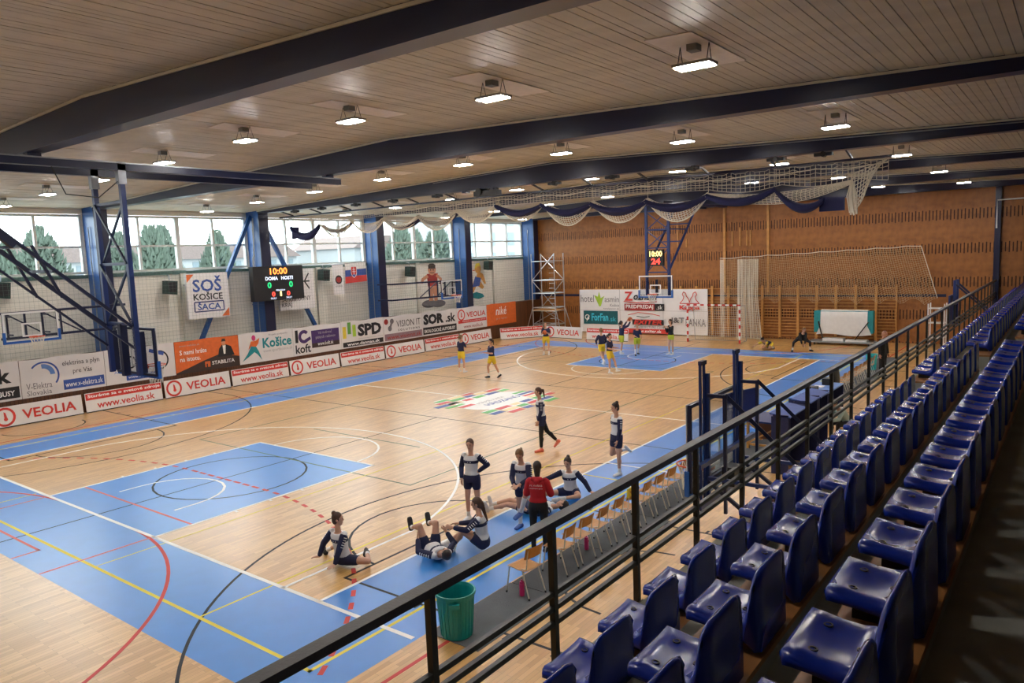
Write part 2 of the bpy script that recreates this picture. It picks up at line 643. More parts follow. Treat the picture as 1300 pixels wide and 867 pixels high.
# yellow
Yl = Lines('line_yellow', 0.0024, 0.06)
Yl.seg(-9.0, -1.33, 9.0, -1.33); Yl.seg(-9.0, 29.33, 9.0, 29.33)
Yl.seg(-9.0, -1.33, -9.0, 29.33); Yl.seg(9.0, -1.33, 9.0, 29.33)
for x in (6.37,):
    Yl.seg(x, -1.3, x, 29.3, t=0.04)
Yl.seg(2.95, -1.3, 2.95, 9.0, t=0.03)
Yl.seg(-2.95, -1.3, -2.95, -0.1, t=0.04)
Yl.seg(7.5, 7.72, 9.0, 7.72, t=0.045)
# red handball
Rd = Lines('line_red', 0.0028, 0.06)
for gy, s in ((-6.0, 1), (34.0, -1)):
    Rd.seg(-1.5, gy + s * 6, 1.5, gy + s * 6)
    a = (0, 90) if s > 0 else (0, -90)
    Rd.arc(1.5, gy, 6.0, *a)
    Rd.arc(-1.5, gy, 6.0, 180 - a[0], 180 - a[1])
    n = 32
    for k in range(n):
        a0 = 90 * s * (k + 0.15) / n
        a1 = 90 * s * (k + 0.65) / n
        Rd.arc(1.5, gy, 9.0, a0, a1, 'court_dash', 2, 0.075)
        Rd.arc(-1.5, gy, 9.0, 180 - a0, 180 - a1, 'court_dash', 2, 0.075)
    for k in range(8):
        Rd.seg(-1.4 + k * 0.38, gy + s * 9, -1.2 + k * 0.38, gy + s * 9, 'court_dash', 0.075)
Rd.seg(10.0, -6.0, 10.0, 34.0); Rd.seg(-10.0, -6.0, -10.0, 34.0)
Pk = Lines('line_pink', 0.0030, 0.05)
Pk.seg(-2.42, 0.8, 2.42, 0.8)
Pk.seg(2.43, -2.0, 2.43, -0.1); Pk.seg(-2.43, -2.0, -2.43, -0.1)
Pk.seg(-1.17, -1.56, 1.17, -1.56); Pk.seg(1.17, -1.56, 1.17, -2.0); Pk.seg(-1.17, -1.56, -1.17, -2.0)
# white basketball
Wt = Lines('line_white', 0.0036, 0.06)
for s in (-1, 1):
    Wt.seg(s * 7.5, 0, s * 7.5, 28)
Wt.seg(-9.5, 0, 9.5, 0, t=0.075); Wt.seg(-9.5, 28, 9.5, 28)
Wt.seg(-7.5, 14, -1.8, 14); Wt.seg(1.8, 14, 9.5, 14)
for y0, s in ((0, 1), (28, -1)):
    Wt.seg(-2.45, y0, -2.45, y0 + s * 5.72); Wt.seg(2.45, y0, 2.45, y0 + s * 5.72)
    Wt.seg(-2.45, y0 + s * 5.72, 2.45, y0 + s * 5.72)
    a = (0, 180) if s > 0 else (0, -180)
    Wt.arc(0, y0 + s * 5.72, 1.8, *a)
    Wt.arc(0, y0 + s * 1.575, 1.25, *a)
    for x in (-1.25, 1.25):
        Wt.seg(x, y0 + s * 1.1, x, y0 + s * 1.575)
    th = math.degrees(math.acos(6.6 / 6.75))
    Wt.arc(0, y0 + s * 1.575, 6.75, s * th, s * (180 - th))
    ye = 1.575 + 6.75 * math.sin(math.radians(th))
    for x in (-6.6, 6.6):
        Wt.seg(x, y0, x, y0 + s * ye)
    for x in (-2.45, 2.45):
        for k in (1.75, 2.6, 3.45, 4.3):
            Wt.seg(x, y0 + s * k, x + math.copysign(0.1, x), y0 + s * k)
Wt.seg(7.5, 8.85, 9.5, 8.85, t=0.05)
Wt.seg(-7.5, 22.9, -7.3, 22.9)
# floor logo: a circular emblem of coloured dashes
lm = ['logo_red', 'logo_green', 'logo_blue', 'logo_cream']
MB().prism([(1.35 * math.cos(2 * math.pi * k / 40), 14 + 1.75 * math.sin(2 * math.pi * k / 40)) for k in range(40)],
           (0, 0, -0.01), (1, 0, 0), (0, 1, 0), 0.0142).build('emblem_ground', 'line_white', fl)
rows = [(-1.75, 12.6, [1, 3, 0]), (-1.45, 12.35, [0, 1, 2, 3, 0]), (-1.05, 12.5, [3, 0, 1, 2, 1]), (1.0, 12.0, [1, 0, 3, 2, 1, 0]),
        (1.35, 11.95, [2, 3, 1, 0, 2]), (1.7, 12.5, [0, 2, 3, 1])]
for x, y0, seq in rows:
    y = y0
    for i, k in enumerate(seq):
        ln = 0.46 + 0.12 * ((i * 7 + int(x * 10)) % 3)
        fbox(x - 0.13, x + 0.13, y, y + ln, lm[k], 'emblem_dash', 0.0050)
        fbox(x - 0.20, x - 0.13, y + 0.05, y + ln + 0.1, 'line_white', 'emblem_dash', 0.0046)
        y += ln + 0.12
for (x0, x1, y0, y1, k) in ((-1.2, -0.95, 11.85, 13.0, 2), (-0.8, -0.6, 12.0, 12.9, 1), (-0.45, -0.2, 12.3, 13.0, 0), (-0.3, -0.1, 15.2, 15.9, 1),
                            (0.0, 0.2, 15.1, 16.0, 2), (0.6, 0.8, 14.9, 15.6, 3), (0.3, 0.5, 15.0, 15.8, 0)):
    fbox(x0, x1, y0, y1, lm[k], 'emblem_dash', 0.0050)
pl = Panel(fl, (0.42, 12.95, 0.0046), (0, 1, 0), (-1, 0, 0), 0.001)
pl.text('MÁME RADI', 0.15, 0.55, 1.6, 0.78, 'print_lgrey')
pl.text('HÁDZANÚ', 0.1, 0.05, 2.0, 0.42, 'logo_blue', 0.02)

# ---------------- left wall, windows, columns
wl = MB()
wl.box(XL - 0.25, XL, YF, YB, 0.0, 5.08)
wl.box(XL - 0.25, XL, YF, YB, 7.42, 8.4)
for y in COLY:
    wl.box(XL - 0.25, XL, y - 0.02, y + COLW + 0.02, 5.08, 7.42)
wl.box(XL - 0.25, XL, YF, COLY[0], 5.08, 7.42)
wl.box(XL - 0.25, XL, COLY[-1] + COLW, YB, 5.08, 7.42)
wall_left = wl.build('wall_left', 'cladding')
tag(wall_left, kind='structure')
wn = 0
for k in range(len(COLY) - 1):
    ya, yb = COLY[k] + COLW + 0.02, COLY[k + 1] - 0.02
    ym = (ya + yb) / 2
    for (a, b) in ((ya, ym), (ym, yb)):
        wn += 1
        z0, z1 = 5.13, 7.40
        t = 0.09
        wr = thing('window_%d' % wn, None, None, (XL - 0.12, a, z0))
        tag(wr, kind='structure')
        fr = MB()
        x0, x1 = XL - 0.2, XL - 0.02
        fr.box(x0, x1, a, a + t, z0, z1); fr.box(x0, x1, b - t, b, z0, z1)
        fr.box(x0, x1, a + t, b - t, z0, z0 + t); fr.box(x0, x1, a + t, b - t, z1 - t, z1)
        fr.build('window_frame', 'window_frame', wr)
        zt = z0 + 1.04
        mb = MB()
        yc = a + (b - a) * 0.50
        mb.box(x0 + 0.02, x1 - 0.02, yc - 0.045, yc + 0.045, z0 + t, z1 - t).build('mullion', 'window_frame', wr)
        for (p, q) in ((a + t, yc - 0.045), (yc + 0.045, b - t)):
            MB().box(x0 + 0.03, x1 - 0.03, p, q, zt - 0.04, zt + 0.04).build('transom', 'window_frame', wr)
            for (u, v) in ((z0 + t, zt - 0.04), (zt + 0.04, z1 - t)):
                MB().box(XL - 0.115, XL - 0.105, p, q, u, v).build('pane', 'window_glass', wr)
    sl = MB().box(XL - 0.02, XL + 0.10, ya, yb, 4.97, 5.10).build('trim_%d' % (k + 1), 'sill_green')
    tag(sl, kind='structure')
    st = MB().box(XL, XL + 0.16, ym - 0.13, ym + 0.13, 0.0, 5.0)
    tag(st.build('trim_%d' % (k + 11), 'wall_cream'), kind='structure')
for k, y in enumerate(COLY):
    r = thing('wall_column', None, None, (-12.8, y, 0))
    tag(r, kind='structure')
    # welded box column, deeper at the head
    zt = ceil_z(-13.3)
    MB().prism([(XL, 0), (-12.84, 0), (-12.84, zt), (XL, zt)], (0, y + COLW - 0.03, 0), (1, 0, 0), (0, 0, 1), COLW - 0.06).build('web', 'column_paint', r)
    MB().box(-12.84, -12.80, y, y + COLW, 0, zt).build('flange', 'beam_paint', r)
    MB().box(XL + 0.01, -12.84, y - 0.012, y + 0.03, 3.4, 3.43).build('stiffener', 'column_paint', r)
    MB().tube([(-13.3, y - 0.02, 2.0), (-13.3, y - 0.02, 6.9)], 0.02, 6).build('conduit', 'galvanised', r)
# diagonal wind braces beside the second column
yc = COLY[3] + COLW / 2
for (y1, z1, y0) in ((yc - 0.25, 7.45, 10.1), (yc + 0.25, 7.45, 16.9)):
    o = MB().bar((-13.45, y1, z1), (-13.45, y0, 1.4), 0.16, 0.16, (1, 0, 0)).build('wind_brace', 'column_paint', at=None)
    tag(o, 'blue diagonal steel brace %s the scoreboard column' % ('before' if y0 < yc else 'beyond'), 'brace', kind='structure')

# low timber wall in front of the column feet
wsc = MB().box(-13.3, -12.76, YF, YB - 0.02, 0, 2.16).build('trim_30', 'wainscot')
tag(wsc, kind='structure')

# ---------------- back wall of slatted timber panels
wbk = MB().box(XL - 0.25, XR + 0.2, YB, YB + 0.25, 0, 8.6).build('wall_back', 'slat_back')
tag(wbk, kind='structure')
PW, PH = 1.21, 1.63
pm = MB()
ns = 16
sw = PW / ns
for i in range(ns):
    cut = 0.26 if i % 2 else 0.0
    x0 = i * sw
    wd_ = 0.012 if cut else 0.0
    cut = cut * (0.8 + 0.25 * ((i * 5) % 4) / 3)
    pm.box(x0 + 0.002 + wd_, x0 + sw - 0.002 - wd_, -0.035, -0.006, cut, PH - cut * 0.9)
    if cut:
        for (a_, b_) in ((x0 - 0.004, x0 + 0.012), (x0 + sw - 0.012, x0 + sw + 0.004)):
            pm.box(a_, b_, -0.035, -0.008, 0, PH)
pm.box(0.002, PW - 0.002, -0.02, 0.0, 0.0, PH)
pme = pm.mesh('panel')
pme.materials.append(MATS['slat_wood'])
pme.materials.append(MATS['slat_back'])
for i, pgn in enumerate(pme.polygons):
    if i >= len(pme.polygons) - 6:
        pgn.material_index = 1
nrow = 5
k = 0
for j in range(nrow):
    z = 8.0 - PH * (j + 1)
    for i in range(28):
        o = bpy.data.objects.new('panel', pme)
        COL.objects.link(o)
        o.parent = wbk
        o.location = (XL + 0.02 + i * PW, YB - 0.001, z - 0.03)
        k += 1
wbtop = MB().box(XL, XR, YB - 0.06, YB, 7.97, 8.3).build('top_strip', 'slat_wood', wbk)
# right wall and the wall behind the camera
tag(MB().box(XR, XR + 0.25, YF, YB, 0, 8.6).build('wall_right', 'dark_wall'), kind='structure')
tag(MB().box(XL - 0.25, XR + 0.25, YF - 0.25, YF, 0, 8.6).build('wall_front', 'dark_wall'), kind='structure')
# dark pipe column where the rail meets the back wall
o = MB().box(13.42, 13.66, YB - 0.28, YB - 0.06, 0, 8.0).build('wall_post', 'beam_paint')
tag(o, kind='structure')
o = MB().tube([(13.5, YB - 0.3, 5.6), (13.5, YB - 0.3, 6.9), (19.9, YB - 0.3, 6.95)], 0.035, 8).build('white_pipe', 'white_steel')
tag(o, 'thin white pipe bent along the timber back wall', 'pipe')
o = MB().box(-13.0, 11.5, YB - 0.075, YB - 0.05, 2.36, 2.50).build('trim_31', 'navy_steel')
tag(o, kind='structure')
for x in (0.3, 2.8):
    o = MB().box(x - 0.06, x + 0.06, YB - 0.16, YB - 0.05, 2.6, 7.9).build('climbing_pole', 'bar_wood')
    tag(o, 'tall pale timber upright on the back wall %s the net curtain' % ('left of' if x < 1 else 'right of'), 'post')
for i, (x, z0, z1) in enumerate(((-2.6, 5.3, 6.9), (-2.05, 5.3, 5.8), (0.75, 5.25, 6.1), (1.2, 5.25, 6.3), (1.6, 5.25, 6.1), (1.8, 5.25, 6.1))):
    o = MB().box(x - 0.03, x + 0.03, YB - 0.12, YB - 0.05, z0, z1).build('timber_batten', 'bar_wood')
    tag(o, '%s short pale batten on the back wall counted from the scoreclock' % ordw(i + 1), 'batten')

# ---------------- ceiling: pitched, boarded along the hall
cb = MB()
zo = 0.06
for (xa, xb) in ((XL - 0.25, RIDGE_X), (RIDGE_X, XR + 0.25)):
    za, zb = ceil_z(xa) + zo, ceil_z(xb) + zo
    cb.add([(xa, YF, za), (xb, YF, zb), (xb, YB, zb), (xa, YB, za), (xa, YF, za + 0.1), (xb, YF, zb + 0.1), (xb, YB, zb + 0.1), (xa, YB, za + 0.1)],
           [(0, 1, 2, 3), (4, 7, 6, 5), (0, 4, 5, 1), (1, 5, 6, 2), (2, 6, 7, 3), (3, 7, 4, 0)])
ceiling = cb.build('ceiling', 'ceiling_gap')
tag(ceiling, kind='structure')
BW = 0.136
ang = math.atan((RIDGE_Z - EAVE_Z) / (RIDGE_X - XL))
ang2 = math.atan((RIDGE_Z - EAVE_Z) / (XR - RIDGE_X))
bays = [(YF, COLY[0])] + [(COLY[k] + 0.3, COLY[k + 1]) for k in range(len(COLY) - 1)] + [(COLY[-1] + 0.3, YB)]
rest = MB()
bmesh_len = {}
nparts = 0
PARTBAY = {2: (2.0, 20.0), 3: (5.6, 20.0)}
nb = int((XR - XL) / BW)
rb = random.Random(3)
for bi, (ya, yb) in enumerate(bays):
    for i in range(nb):
        x = XL + (i + 0.5) * BW
        z = ceil_z(x) + rb.uniform(-0.004, 0.004)
        tilt = ang if x < RIDGE_X else -ang2
        lo = PARTBAY.get(bi)
        if lo and lo[0] < x < lo[1] and nparts < 298:
            key = round(yb - ya, 3)
            if key not in bmesh_len:
                me = MB().box(-BW / 2 + 0.004, BW / 2 - 0.004, 0.0, yb - ya, 0.0, 0.02).mesh('board')
                me.materials.append(MATS['ceiling_wood'])
                bmesh_len[key] = me
            o = bpy.data.objects.new('board', bmesh_len[key])
            COL.objects.link(o)
            o.parent = ceiling
            o.location = (x, ya, z)
            o.rotation_euler = (0, -tilt, 0)
            nparts += 1
        else:
            dz = math.tan(tilt) * BW / 2
            h = BW / 2 - 0.004
            rest.add([(x - h, ya, z - dz), (x + h, ya, z + dz), (x + h, yb, z + dz), (x - h, yb, z - dz),
                      (x - h, ya, z - dz + 0.02), (x + h, ya, z + dz + 0.02), (x + h, yb, z + dz + 0.02), (x - h, yb, z - dz + 0.02)],
                     [(0, 3, 2, 1), (4, 5, 6, 7), (0, 1, 5, 4), (1, 2, 6, 5), (2, 3, 7, 6), (3, 0, 4, 7)])
o = rest.build('far_boards', 'ceiling_wood', ceiling)
o['kind'] = 'stuff'
# roof beams: level underside, top following the pitch
for k, y in enumerate(COLY):
    r = thing('roof_beam', None, None, (RIDGE_X, y, 7.5))
    tag(r, kind='structure')
    zb = 7.54
    b = MB()
    b.prism([(-12.85, zb), (XR, zb), (XR, ceil_z(XR) + 0.05), (RIDGE_X, RIDGE_Z + 0.05), (-12.85, ceil_z(-12.85) + 0.05)],
            (0, y + 0.29, 0), (1, 0, 0), (0, 0, 1), 0.27)
    b.build('web', 'beam_paint', r)
    MB().box(-12.85, XR, y - 0.01, y + 0.32, zb - 0.03, zb).build('flange', 'beam_paint', r)
    ed = MB()
    ed.prism([(-12.9, ceil_z(-12.9) - 0.05), (RIDGE_X, RIDGE_Z - 0.05), (XR, ceil_z(XR) - 0.05), (XR, ceil_z(XR) - 0.01), (RIDGE_X, RIDGE_Z - 0.01), (-12.9, ceil_z(-12.9) - 0.01)],
             (0, y + 0.015, 0), (1, 0, 0), (0, 0, 1), 0.03)
    ed.build('edge_strip', 'ceiling_wood', r)
    if k in (3, 4, 5):
        mb = MB()
        mb.tube([(x, y - 0.04, ceil_z(x) - 0.10) for x in (-2, 1, RIDGE_X, 8, 12, 16, XR)], 0.014, 6)
        mb.build('cable', 'galvanised', r)
# ------------------------------------------------------------------ ceiling lamps (two bright strips each) with access panels
def make_lamp():
    r = thing('ceiling_lamp', 'x', 'lamp', (0, 0, 0), 'hanging lamps under the boarded ceiling')
    tr_ = MB().box(-0.26, 0.26, -0.15, 0.15, 0.012, 0.05).build('tray', 'lamp_body', r)
    for s in (-1, 1):
        MB().box(-0.24, 0.24, s * 0.08 - 0.045, s * 0.08 + 0.045, 0.0, 0.012).build('light_strip', 'lamp_light', tr_)
    MB().box(-0.07, 0.07, -0.10, 0.06, 0.20, 0.29).build('ballast', 'lamp_body', r)
    for s in (-1, 1):
        MB().tube([(s * 0.2, -0.08, 0.05), (s * 0.2, 0, 0.29), (s * 0.2, 0.08, 0.05)], 0.006, 4).build('hanger', 'black_steel', r)
    return r
lamp0 = make_lamp()
lmp = MB().box(-0.32, 0.32, -0.95, 0.95, 0, 0.012).mesh('p')
first = True
bayname = {-1: 'bay over the camera', 0: 'nearest full bay', 1: 'second bay', 2: 'third bay', 3: 'fourth bay', 4: 'last bay'}
for k in range(-1, 5):
    y = 2.75 + 7.08 * k
    for j in range(8):
        x = 12.55 - 3.38 * j
        if k == -1 and j > 7:
            continue
        z = ceil_z(x) - 0.30
        o = lamp0 if first else copy_tree(lamp0)
        first = False
        o.location = (x, y, z)
        o['label'] = 'white twin-strip ceiling lamp, %s from the stands in the %s' % (ordw(j + 1), bayname[k])
        me = lmp
        p = bpy.data.objects.new('access_panel', me)
        if not me.materials:
            me.materials.append(MATS['ceiling_panel'])
        COL.objects.link(p)
        p.location = (x - 0.1, y + 0.35, ceil_z(x - 0.1) - 0.016)
        p.rotation_euler = (0, -(ang if x < RIDGE_X else -ang2), 0)
        tag(p, 'pale ceiling panel above the %s lamp from the stands, %s' % (ordw(j + 1), bayname[k]), 'panel', 'pale panels above the lamps')

# ------------------------------------------------------------------ baskets
def net_basket(b, c, r=0.22, h=0.42, n=12, t=0.006):
    c = Vector(c)
    prof = [(r, 0), (r * 0.82, -h * 0.3), (r * 0.66, -h * 0.6), (r * 0.6, -h)]
    for k in range(n):
        for s in (-1, 1):
            pts = []
            for i, (rr, z) in enumerate(prof):
                a = 2 * math.pi * (k + s * i * 0.5) / n
                pts.append(c + Vector((rr * math.cos(a), rr * math.sin(a), z)))
            b.tube(pts, t, 3, caps=False)

def board(root, O, U, w=1.8, h=1.05, glass=True, back=False):
    """backboard: centre of its lower edge O, U along the width; normal U x Z"""
    O, U = Vector(O), Vector(U)
    Z = Vector((0, 0, 1))
    N = U.cross(Z)
    A = O - U * (w / 2)
    b = MB().prism([(0, 0), (w, 0), (w, h), (0, h)], A - N * 0.01, U, Z, 0.012)
    bbd = b.build('backboard', 'board_glass', root)
    fr = MB()
    for (u0, v0, u1, v1) in ((0, 0, w, 0.06), (0, h - 0.06, w, h), (0, 0.06, 0.06, h - 0.06), (w - 0.06, 0.06, w, h - 0.06)):
        fr.prism([(u0, v0), (u1, v0), (u1, v1), (u0, v1)], A + N * 0.003, U, Z, 0.012)
    fr.build('white_border', 'white_steel', bbd)
    sq = MB()
    c = w / 2
    for (u0, v0, u1, v1) in ((c - 0.295, 0.15, c + 0.295, 0.2), (c - 0.295, 0.55, c + 0.295, 0.6), (c - 0.295, 0.2, c - 0.245, 0.55), (c + 0.245, 0.2, c + 0.295, 0.55)):
        sq.prism([(u0, v0), (u1, v0), (u1, v1), (u0, v1)], A + N * 0.003, U, Z, 0.012)
    sq.build('target_square', 'white_steel', bbd)
    bk = MB()
    for (u0, v0, u1, v1) in ((0, 0, w, 0.05), (0, h - 0.05, w, h), (0, 0.05, 0.05, h - 0.05), (w - 0.05, 0.05, w, h - 0.05)):
        bk.prism([(u0, v0), (u1, v0), (u1, v1), (u0, v1)], A - N * 0.06, U, Z, 0.045)
    bk.build('back_frame', 'navy_steel', bbd)
    pd = MB()
    pd.prism([(-0.03, -0.05), (w + 0.03, -0.05), (w + 0.03, 0.03), (-0.03, 0.03)], A - N * 0.035, U, Z, 0.07)
    for u in (-0.03, w - 0.05):
        pd.prism([(u, 0.03), (u + 0.08, 0.03), (u + 0.08, 0.33), (u, 0.33)], A - N * 0.035, U, Z, 0.07)
    pd.build('edge_padding', 'blue_pad', bbd)
    c = O + N * (0.15 + 0.225) + Z * 0.15
    rg = MB().tube([c + Vector((0.225 * math.cos(2 * math.pi * k / 24), 0.225 * math.sin(2 * math.pi * k / 24), 0)) for k in range(24)], 0.012, 6, True)
    rg.prism([(-0.1, -0.06), (0.1, -0.06), (0.1, 0.0), (-0.1, 0.0)], O + Z * 0.16 + N * 0.01, U, Z, 0.17)
    rgo = rg.build('ring', 'ring_orange', root)
    nb_ = MB()
    net_basket(nb_, c)
    nb_.build('net', 'net_white', rgo)
    return A, N

# near basket, hung from the ceiling rails, seen from behind
r = thing('ceiling_basket', 'near basketball hoop hung from ceiling rails by a blue lattice frame', 'basketball hoop', (0, 0.9, 2.9))
board(r, (0, 1.2, 2.9), (-1, 0, 0))
for x in (-0.62, 0.62):
    MB().bar((x, 0.92, 2.95), (x, 0.92, 7.42), 0.10, 0.10).build('upright', 'blue_steel', r)
    MB().box(x - 0.07, x + 0.07, 0.84, 1.0, 7.0, 7.46).build('hinge_plate', 'galvanised', r)
    MB().bar((x * 0.98, 0.86, 4.0), (x * 0.98, -2.9, 7.40), 0.062, 0.062).build('back_stay', 'navy_steel', r)
    MB().bar((x * 0.98, 0.86, 3.55), (x * 0.98, -1.9, 6.05), 0.045, 0.045).build('back_stay', 'navy_steel', r)
    MB().bar((x * 0.98, -0.45, 4.72), (x * 0.98, -0.9, 5.75), 0.05).build('stay_link', 'navy_steel', r)
    MB().bar((x * 0.98, -1.2, 5.75), (x * 0.98, -1.75, 6.25), 0.16, 0.12).build('stay_joint', 'navy_steel', r)
    MB().bar((x, 1.0, 2.98), (x, 1.0, 3.88), 0.16, 0.08).build('board_bracket', 'navy_steel', r)
MB().bar((0, 0.93, 2.9), (0, 0.93, 4.05), 0.15, 0.12).build('board_bracket', 'navy_steel', r)
for z in (4.05, 5.35, 6.65):
    MB().bar((-0.62, 0.92, z), (0.62, 0.92, z), 0.06).build('rung', 'blue_steel', r)
for (za, zb) in ((4.05, 5.35), (5.35, 6.65)):
    for s in (-1, 1):
        MB().bar((-0.6 * s, 0.90 + 0.03 * s, za), (0.6 * s, 0.90 + 0.03 * s, zb), 0.045).build('cross_brace', 'navy_steel', r)
for (y, z) in ((-0.55, 5.25), (-1.05, 5.75)):
    MB().bar((-0.6, y, z), (0.6, y, z), 0.06).build('stay_rung', 'navy_steel', r)
MB().tube([(0.62, 0.9, 7.1), (0.7, 0.4, 6.7), (0.65, -0.2, 6.75), (0.6, -0.4, 7.3)], 0.012, 5).build('cable', 'black_steel', r)
pn = Panel(r, (0.70, 0.845, 3.15), (0, 0, 1), (-1, 0, 0))
pn.text('SPORTSYSTEM', 0.0, 0.04, 1.0, 0.12, 'print_lgrey')
# the two ceiling rails that carry it
for i, x in enumerate((-0.62, 0.62)):
    rr = thing('ceiling_rail', 'navy steel ceiling rail carrying the near hoop, %s one' % ('window-side' if x < 0 else 'stand-side'), 'rail', (x, 3, 7.4))
    MB().box(x - 0.07, x + 0.07, -4.6, 6.75, 7.28, 7.42).build('channel', 'navy_steel', rr)
    MB().box(x - 0.09, x + 0.09, -4.6, 6.75, 7.42, 7.445).build('rail_cap', 'galvanised', rr)
    for y in COLY[1:4]:
        MB().box(x - 0.09, x + 0.09, y + 0.02, y + 0.26, 7.445, 7.56).build('hanger_bracket', 'beam_paint', rr)

# far basket
r = thing('ceiling_basket', 'far basketball hoop with clear board before the timber wall', 'basketball hoop', (0, 27.2, 2.9))
board(r, (0, 26.8, 2.9), (1, 0, 0))
for x in (-0.6, 0.6):
    MB().bar((x, 27.1, 2.95), (x, 27.1, 7.5), 0.12).build('upright', 'blue_steel', r)
    MB().bar((x, 27.15, 4.2), (x, 30.6, 7.5), 0.08).build('back_stay', 'blue_steel', r)
for z in (4.1, 5.3, 6.2, 7.1):
    MB().bar((-0.6, 27.1, z), (0.6, 27.1, z), 0.06).build('rung', 'blue_steel', r)
for (za, zb) in ((4.1, 5.3), (5.3, 6.2), (6.2, 7.1)):
    for s in (-1, 1):
        MB().bar((-0.6 * s, 27.08 + 0.03 * s, za), (0.6 * s, 27.08 + 0.03 * s, zb), 0.04).build('cross_brace', 'blue_steel', r)
for (y, z) in ((28.6, 5.6), (29.6, 6.5)):
    MB().bar((-0.6, y, z), (0.6, y, z), 0.06).build('stay_rung', 'blue_steel', r)
for x in (-0.6, 0.6):
    MB().bar((x, 27.1, 6.2), (x, 29.2, 6.2), 0.05).build('strut', 'blue_steel', r)
MB().bar((0, 26.95, 2.95), (0, 26.95, 3.75), 0.12, 0.1).build('board_bracket', 'navy_steel', r)
for x in (-0.62, 0.62):
    rr = MB().box(x - 0.08, x + 0.08, 26.4, 34.5, 7.42, 7.54).build('ceiling_rail', 'beam_paint')
    tag(rr, 'dark ceiling rail carrying the far hoop, %s one' % ('window-side' if x < 0 else 'stand-side'), 'rail')
# shot clock on it
r = thing('shot_clock', 'small black shot clock reading 10:00 over 24 above the far hoop', 'clock', (0, 26.9, 4.5))
r = MB().box(-0.40, 0.42, 26.85, 26.97, 4.42, 5.22).build('case', 'black_plastic', r)
pn = Panel(r, (-0.40, 26.85, 4.42), (1, 0, 0), (0, 0, 1))
pn.text('10:00', 0.08, 0.46, 0.76, 0.74, 'led_yellow', 0.03)
pn.text('24', 0.17, 0.08, 0.66, 0.38, 'led_red', 0.03)

# practice hoops folded against the window wall
for i, (yb, ya, lab) in enumerate(((3.07, 6.3, 'folded practice hoop on the window wall beside the near blue column'),
                                   (23.93, 20.5, 'folded practice hoop on the window wall before the painted player'))):
    r = thing('wall_basket', lab, 'basketball hoop', (-11.6, yb, 3.1))
    s = 1 if ya > yb else -1
    board(r, (-10.9, yb, 3.02), (0, 1, 0), 1.66, 0.97)
    yn = yb + s * 0.55
    for z in (3.12, 3.95):
        MB().bar((-11.35, yb - s * 0.75, z), (-11.75, ya + s * 0.25, z), 0.08).build('swing_arm', 'navy_steel', r)
        MB().bar((-11.75, ya + s * 0.25, z), (-12.78, ya + s * 0.3, z), 0.08).build('wall_arm', 'navy_steel', r)
    for d in (-0.55, 0.0, 0.55, 1.15):
        y = yb + s * d
        x = -11.35 - 0.1 * (d + 0.5)
        MB().bar((x, y, 3.12), (x, y, 3.95), 0.055).build('frame_post', 'navy_steel', r)
    for d in (-0.55, 0.55):
        for z in (3.25, 3.85):
            MB().bar((-11.35, yb + s * d, z), (-10.95, yb + s * d, z), 0.05).build('spacer', 'navy_steel', r)
    MB().bar((-11.4, yb - s * 0.5, 3.9), (-11.45, yb + s * 0.6, 3.16), 0.04).build('frame_diagonal', 'navy_steel', r)
    MB().bar((-11.47, yb + s * 0.6, 3.9), (-11.6, yb + s * 1.8, 3.16), 0.04).build('frame_diagonal', 'navy_steel', r)

# hoop on the stand side, seen from behind
bx = 12.2
r = thing('stand_basket', 'blue framed practice hoop hung off the stand front, seen from behind', 'basketball hoop', (bx, 3.9, 1.7))
board(r, (bx, 4.12, 1.62), (0, -1, 0), 1.95, 1.32)
for y in (3.45, 4.80):
    for d in (-0.085, 0.05):
        MB().bar((bx + 0.12, y + d, 1.25), (bx + 0.12, y + d, 3.54), 0.035, 0.035).build('guide_post', 'blue_steel', r)
    MB().bar((bx + 0.12, y - 0.09, 3.53), (bx + 0.12, y + 0.09, 3.53), 0.06).build('post_cap', 'navy_steel', r)
    MB().bar((bx + 0.16, y + 0.09, 1.3), (bx + 0.16, y + 0.09, 3.36), 0.055, 0.055).build('slider', 'blue_steel', r)
    MB().bar((bx + 0.2, y, 3.05), (bx + 0.50, y, 3.05), 0.05).build('arm_stub', 'navy_steel', r)
    MB().bar((bx + 0.46, y, 3.08), (bx + 1.42, y + 0.5, 1.95), 0.055).build('diagonal_arm', 'navy_steel', r)
    MB().bar((bx + 0.46, y, 3.08), (bx + 0.46, y, 1.3), 0.045).build('drop_post', 'navy_steel', r)
    MB().bar((bx + 0.2, y, 1.75), (bx + 1.42, y, 0.9), 0.05).build('diagonal_arm', 'navy_steel', r)
    MB().bar((bx + 0.2, y, 1.8), (bx + 1.42, y, 1.8), 0.05).build('wall_arm', 'blue_steel', r)
for z in (1.45, 2.05):
    MB().bar((bx + 0.2, 3.1, z), (bx + 0.2, 5.4, z), 0.07).build('cross_tube', 'blue_steel', r)
MB().bar((bx + 1.3, 2.6, 1.84), (bx + 1.3, 8.0, 1.84), 0.06).build('wall_tube', 'blue_steel', r)
MB().box(bx + 0.15, bx + 0.35, 4.1, 4.4, 1.5, 1.8).build('winch', 'black_plastic', r)

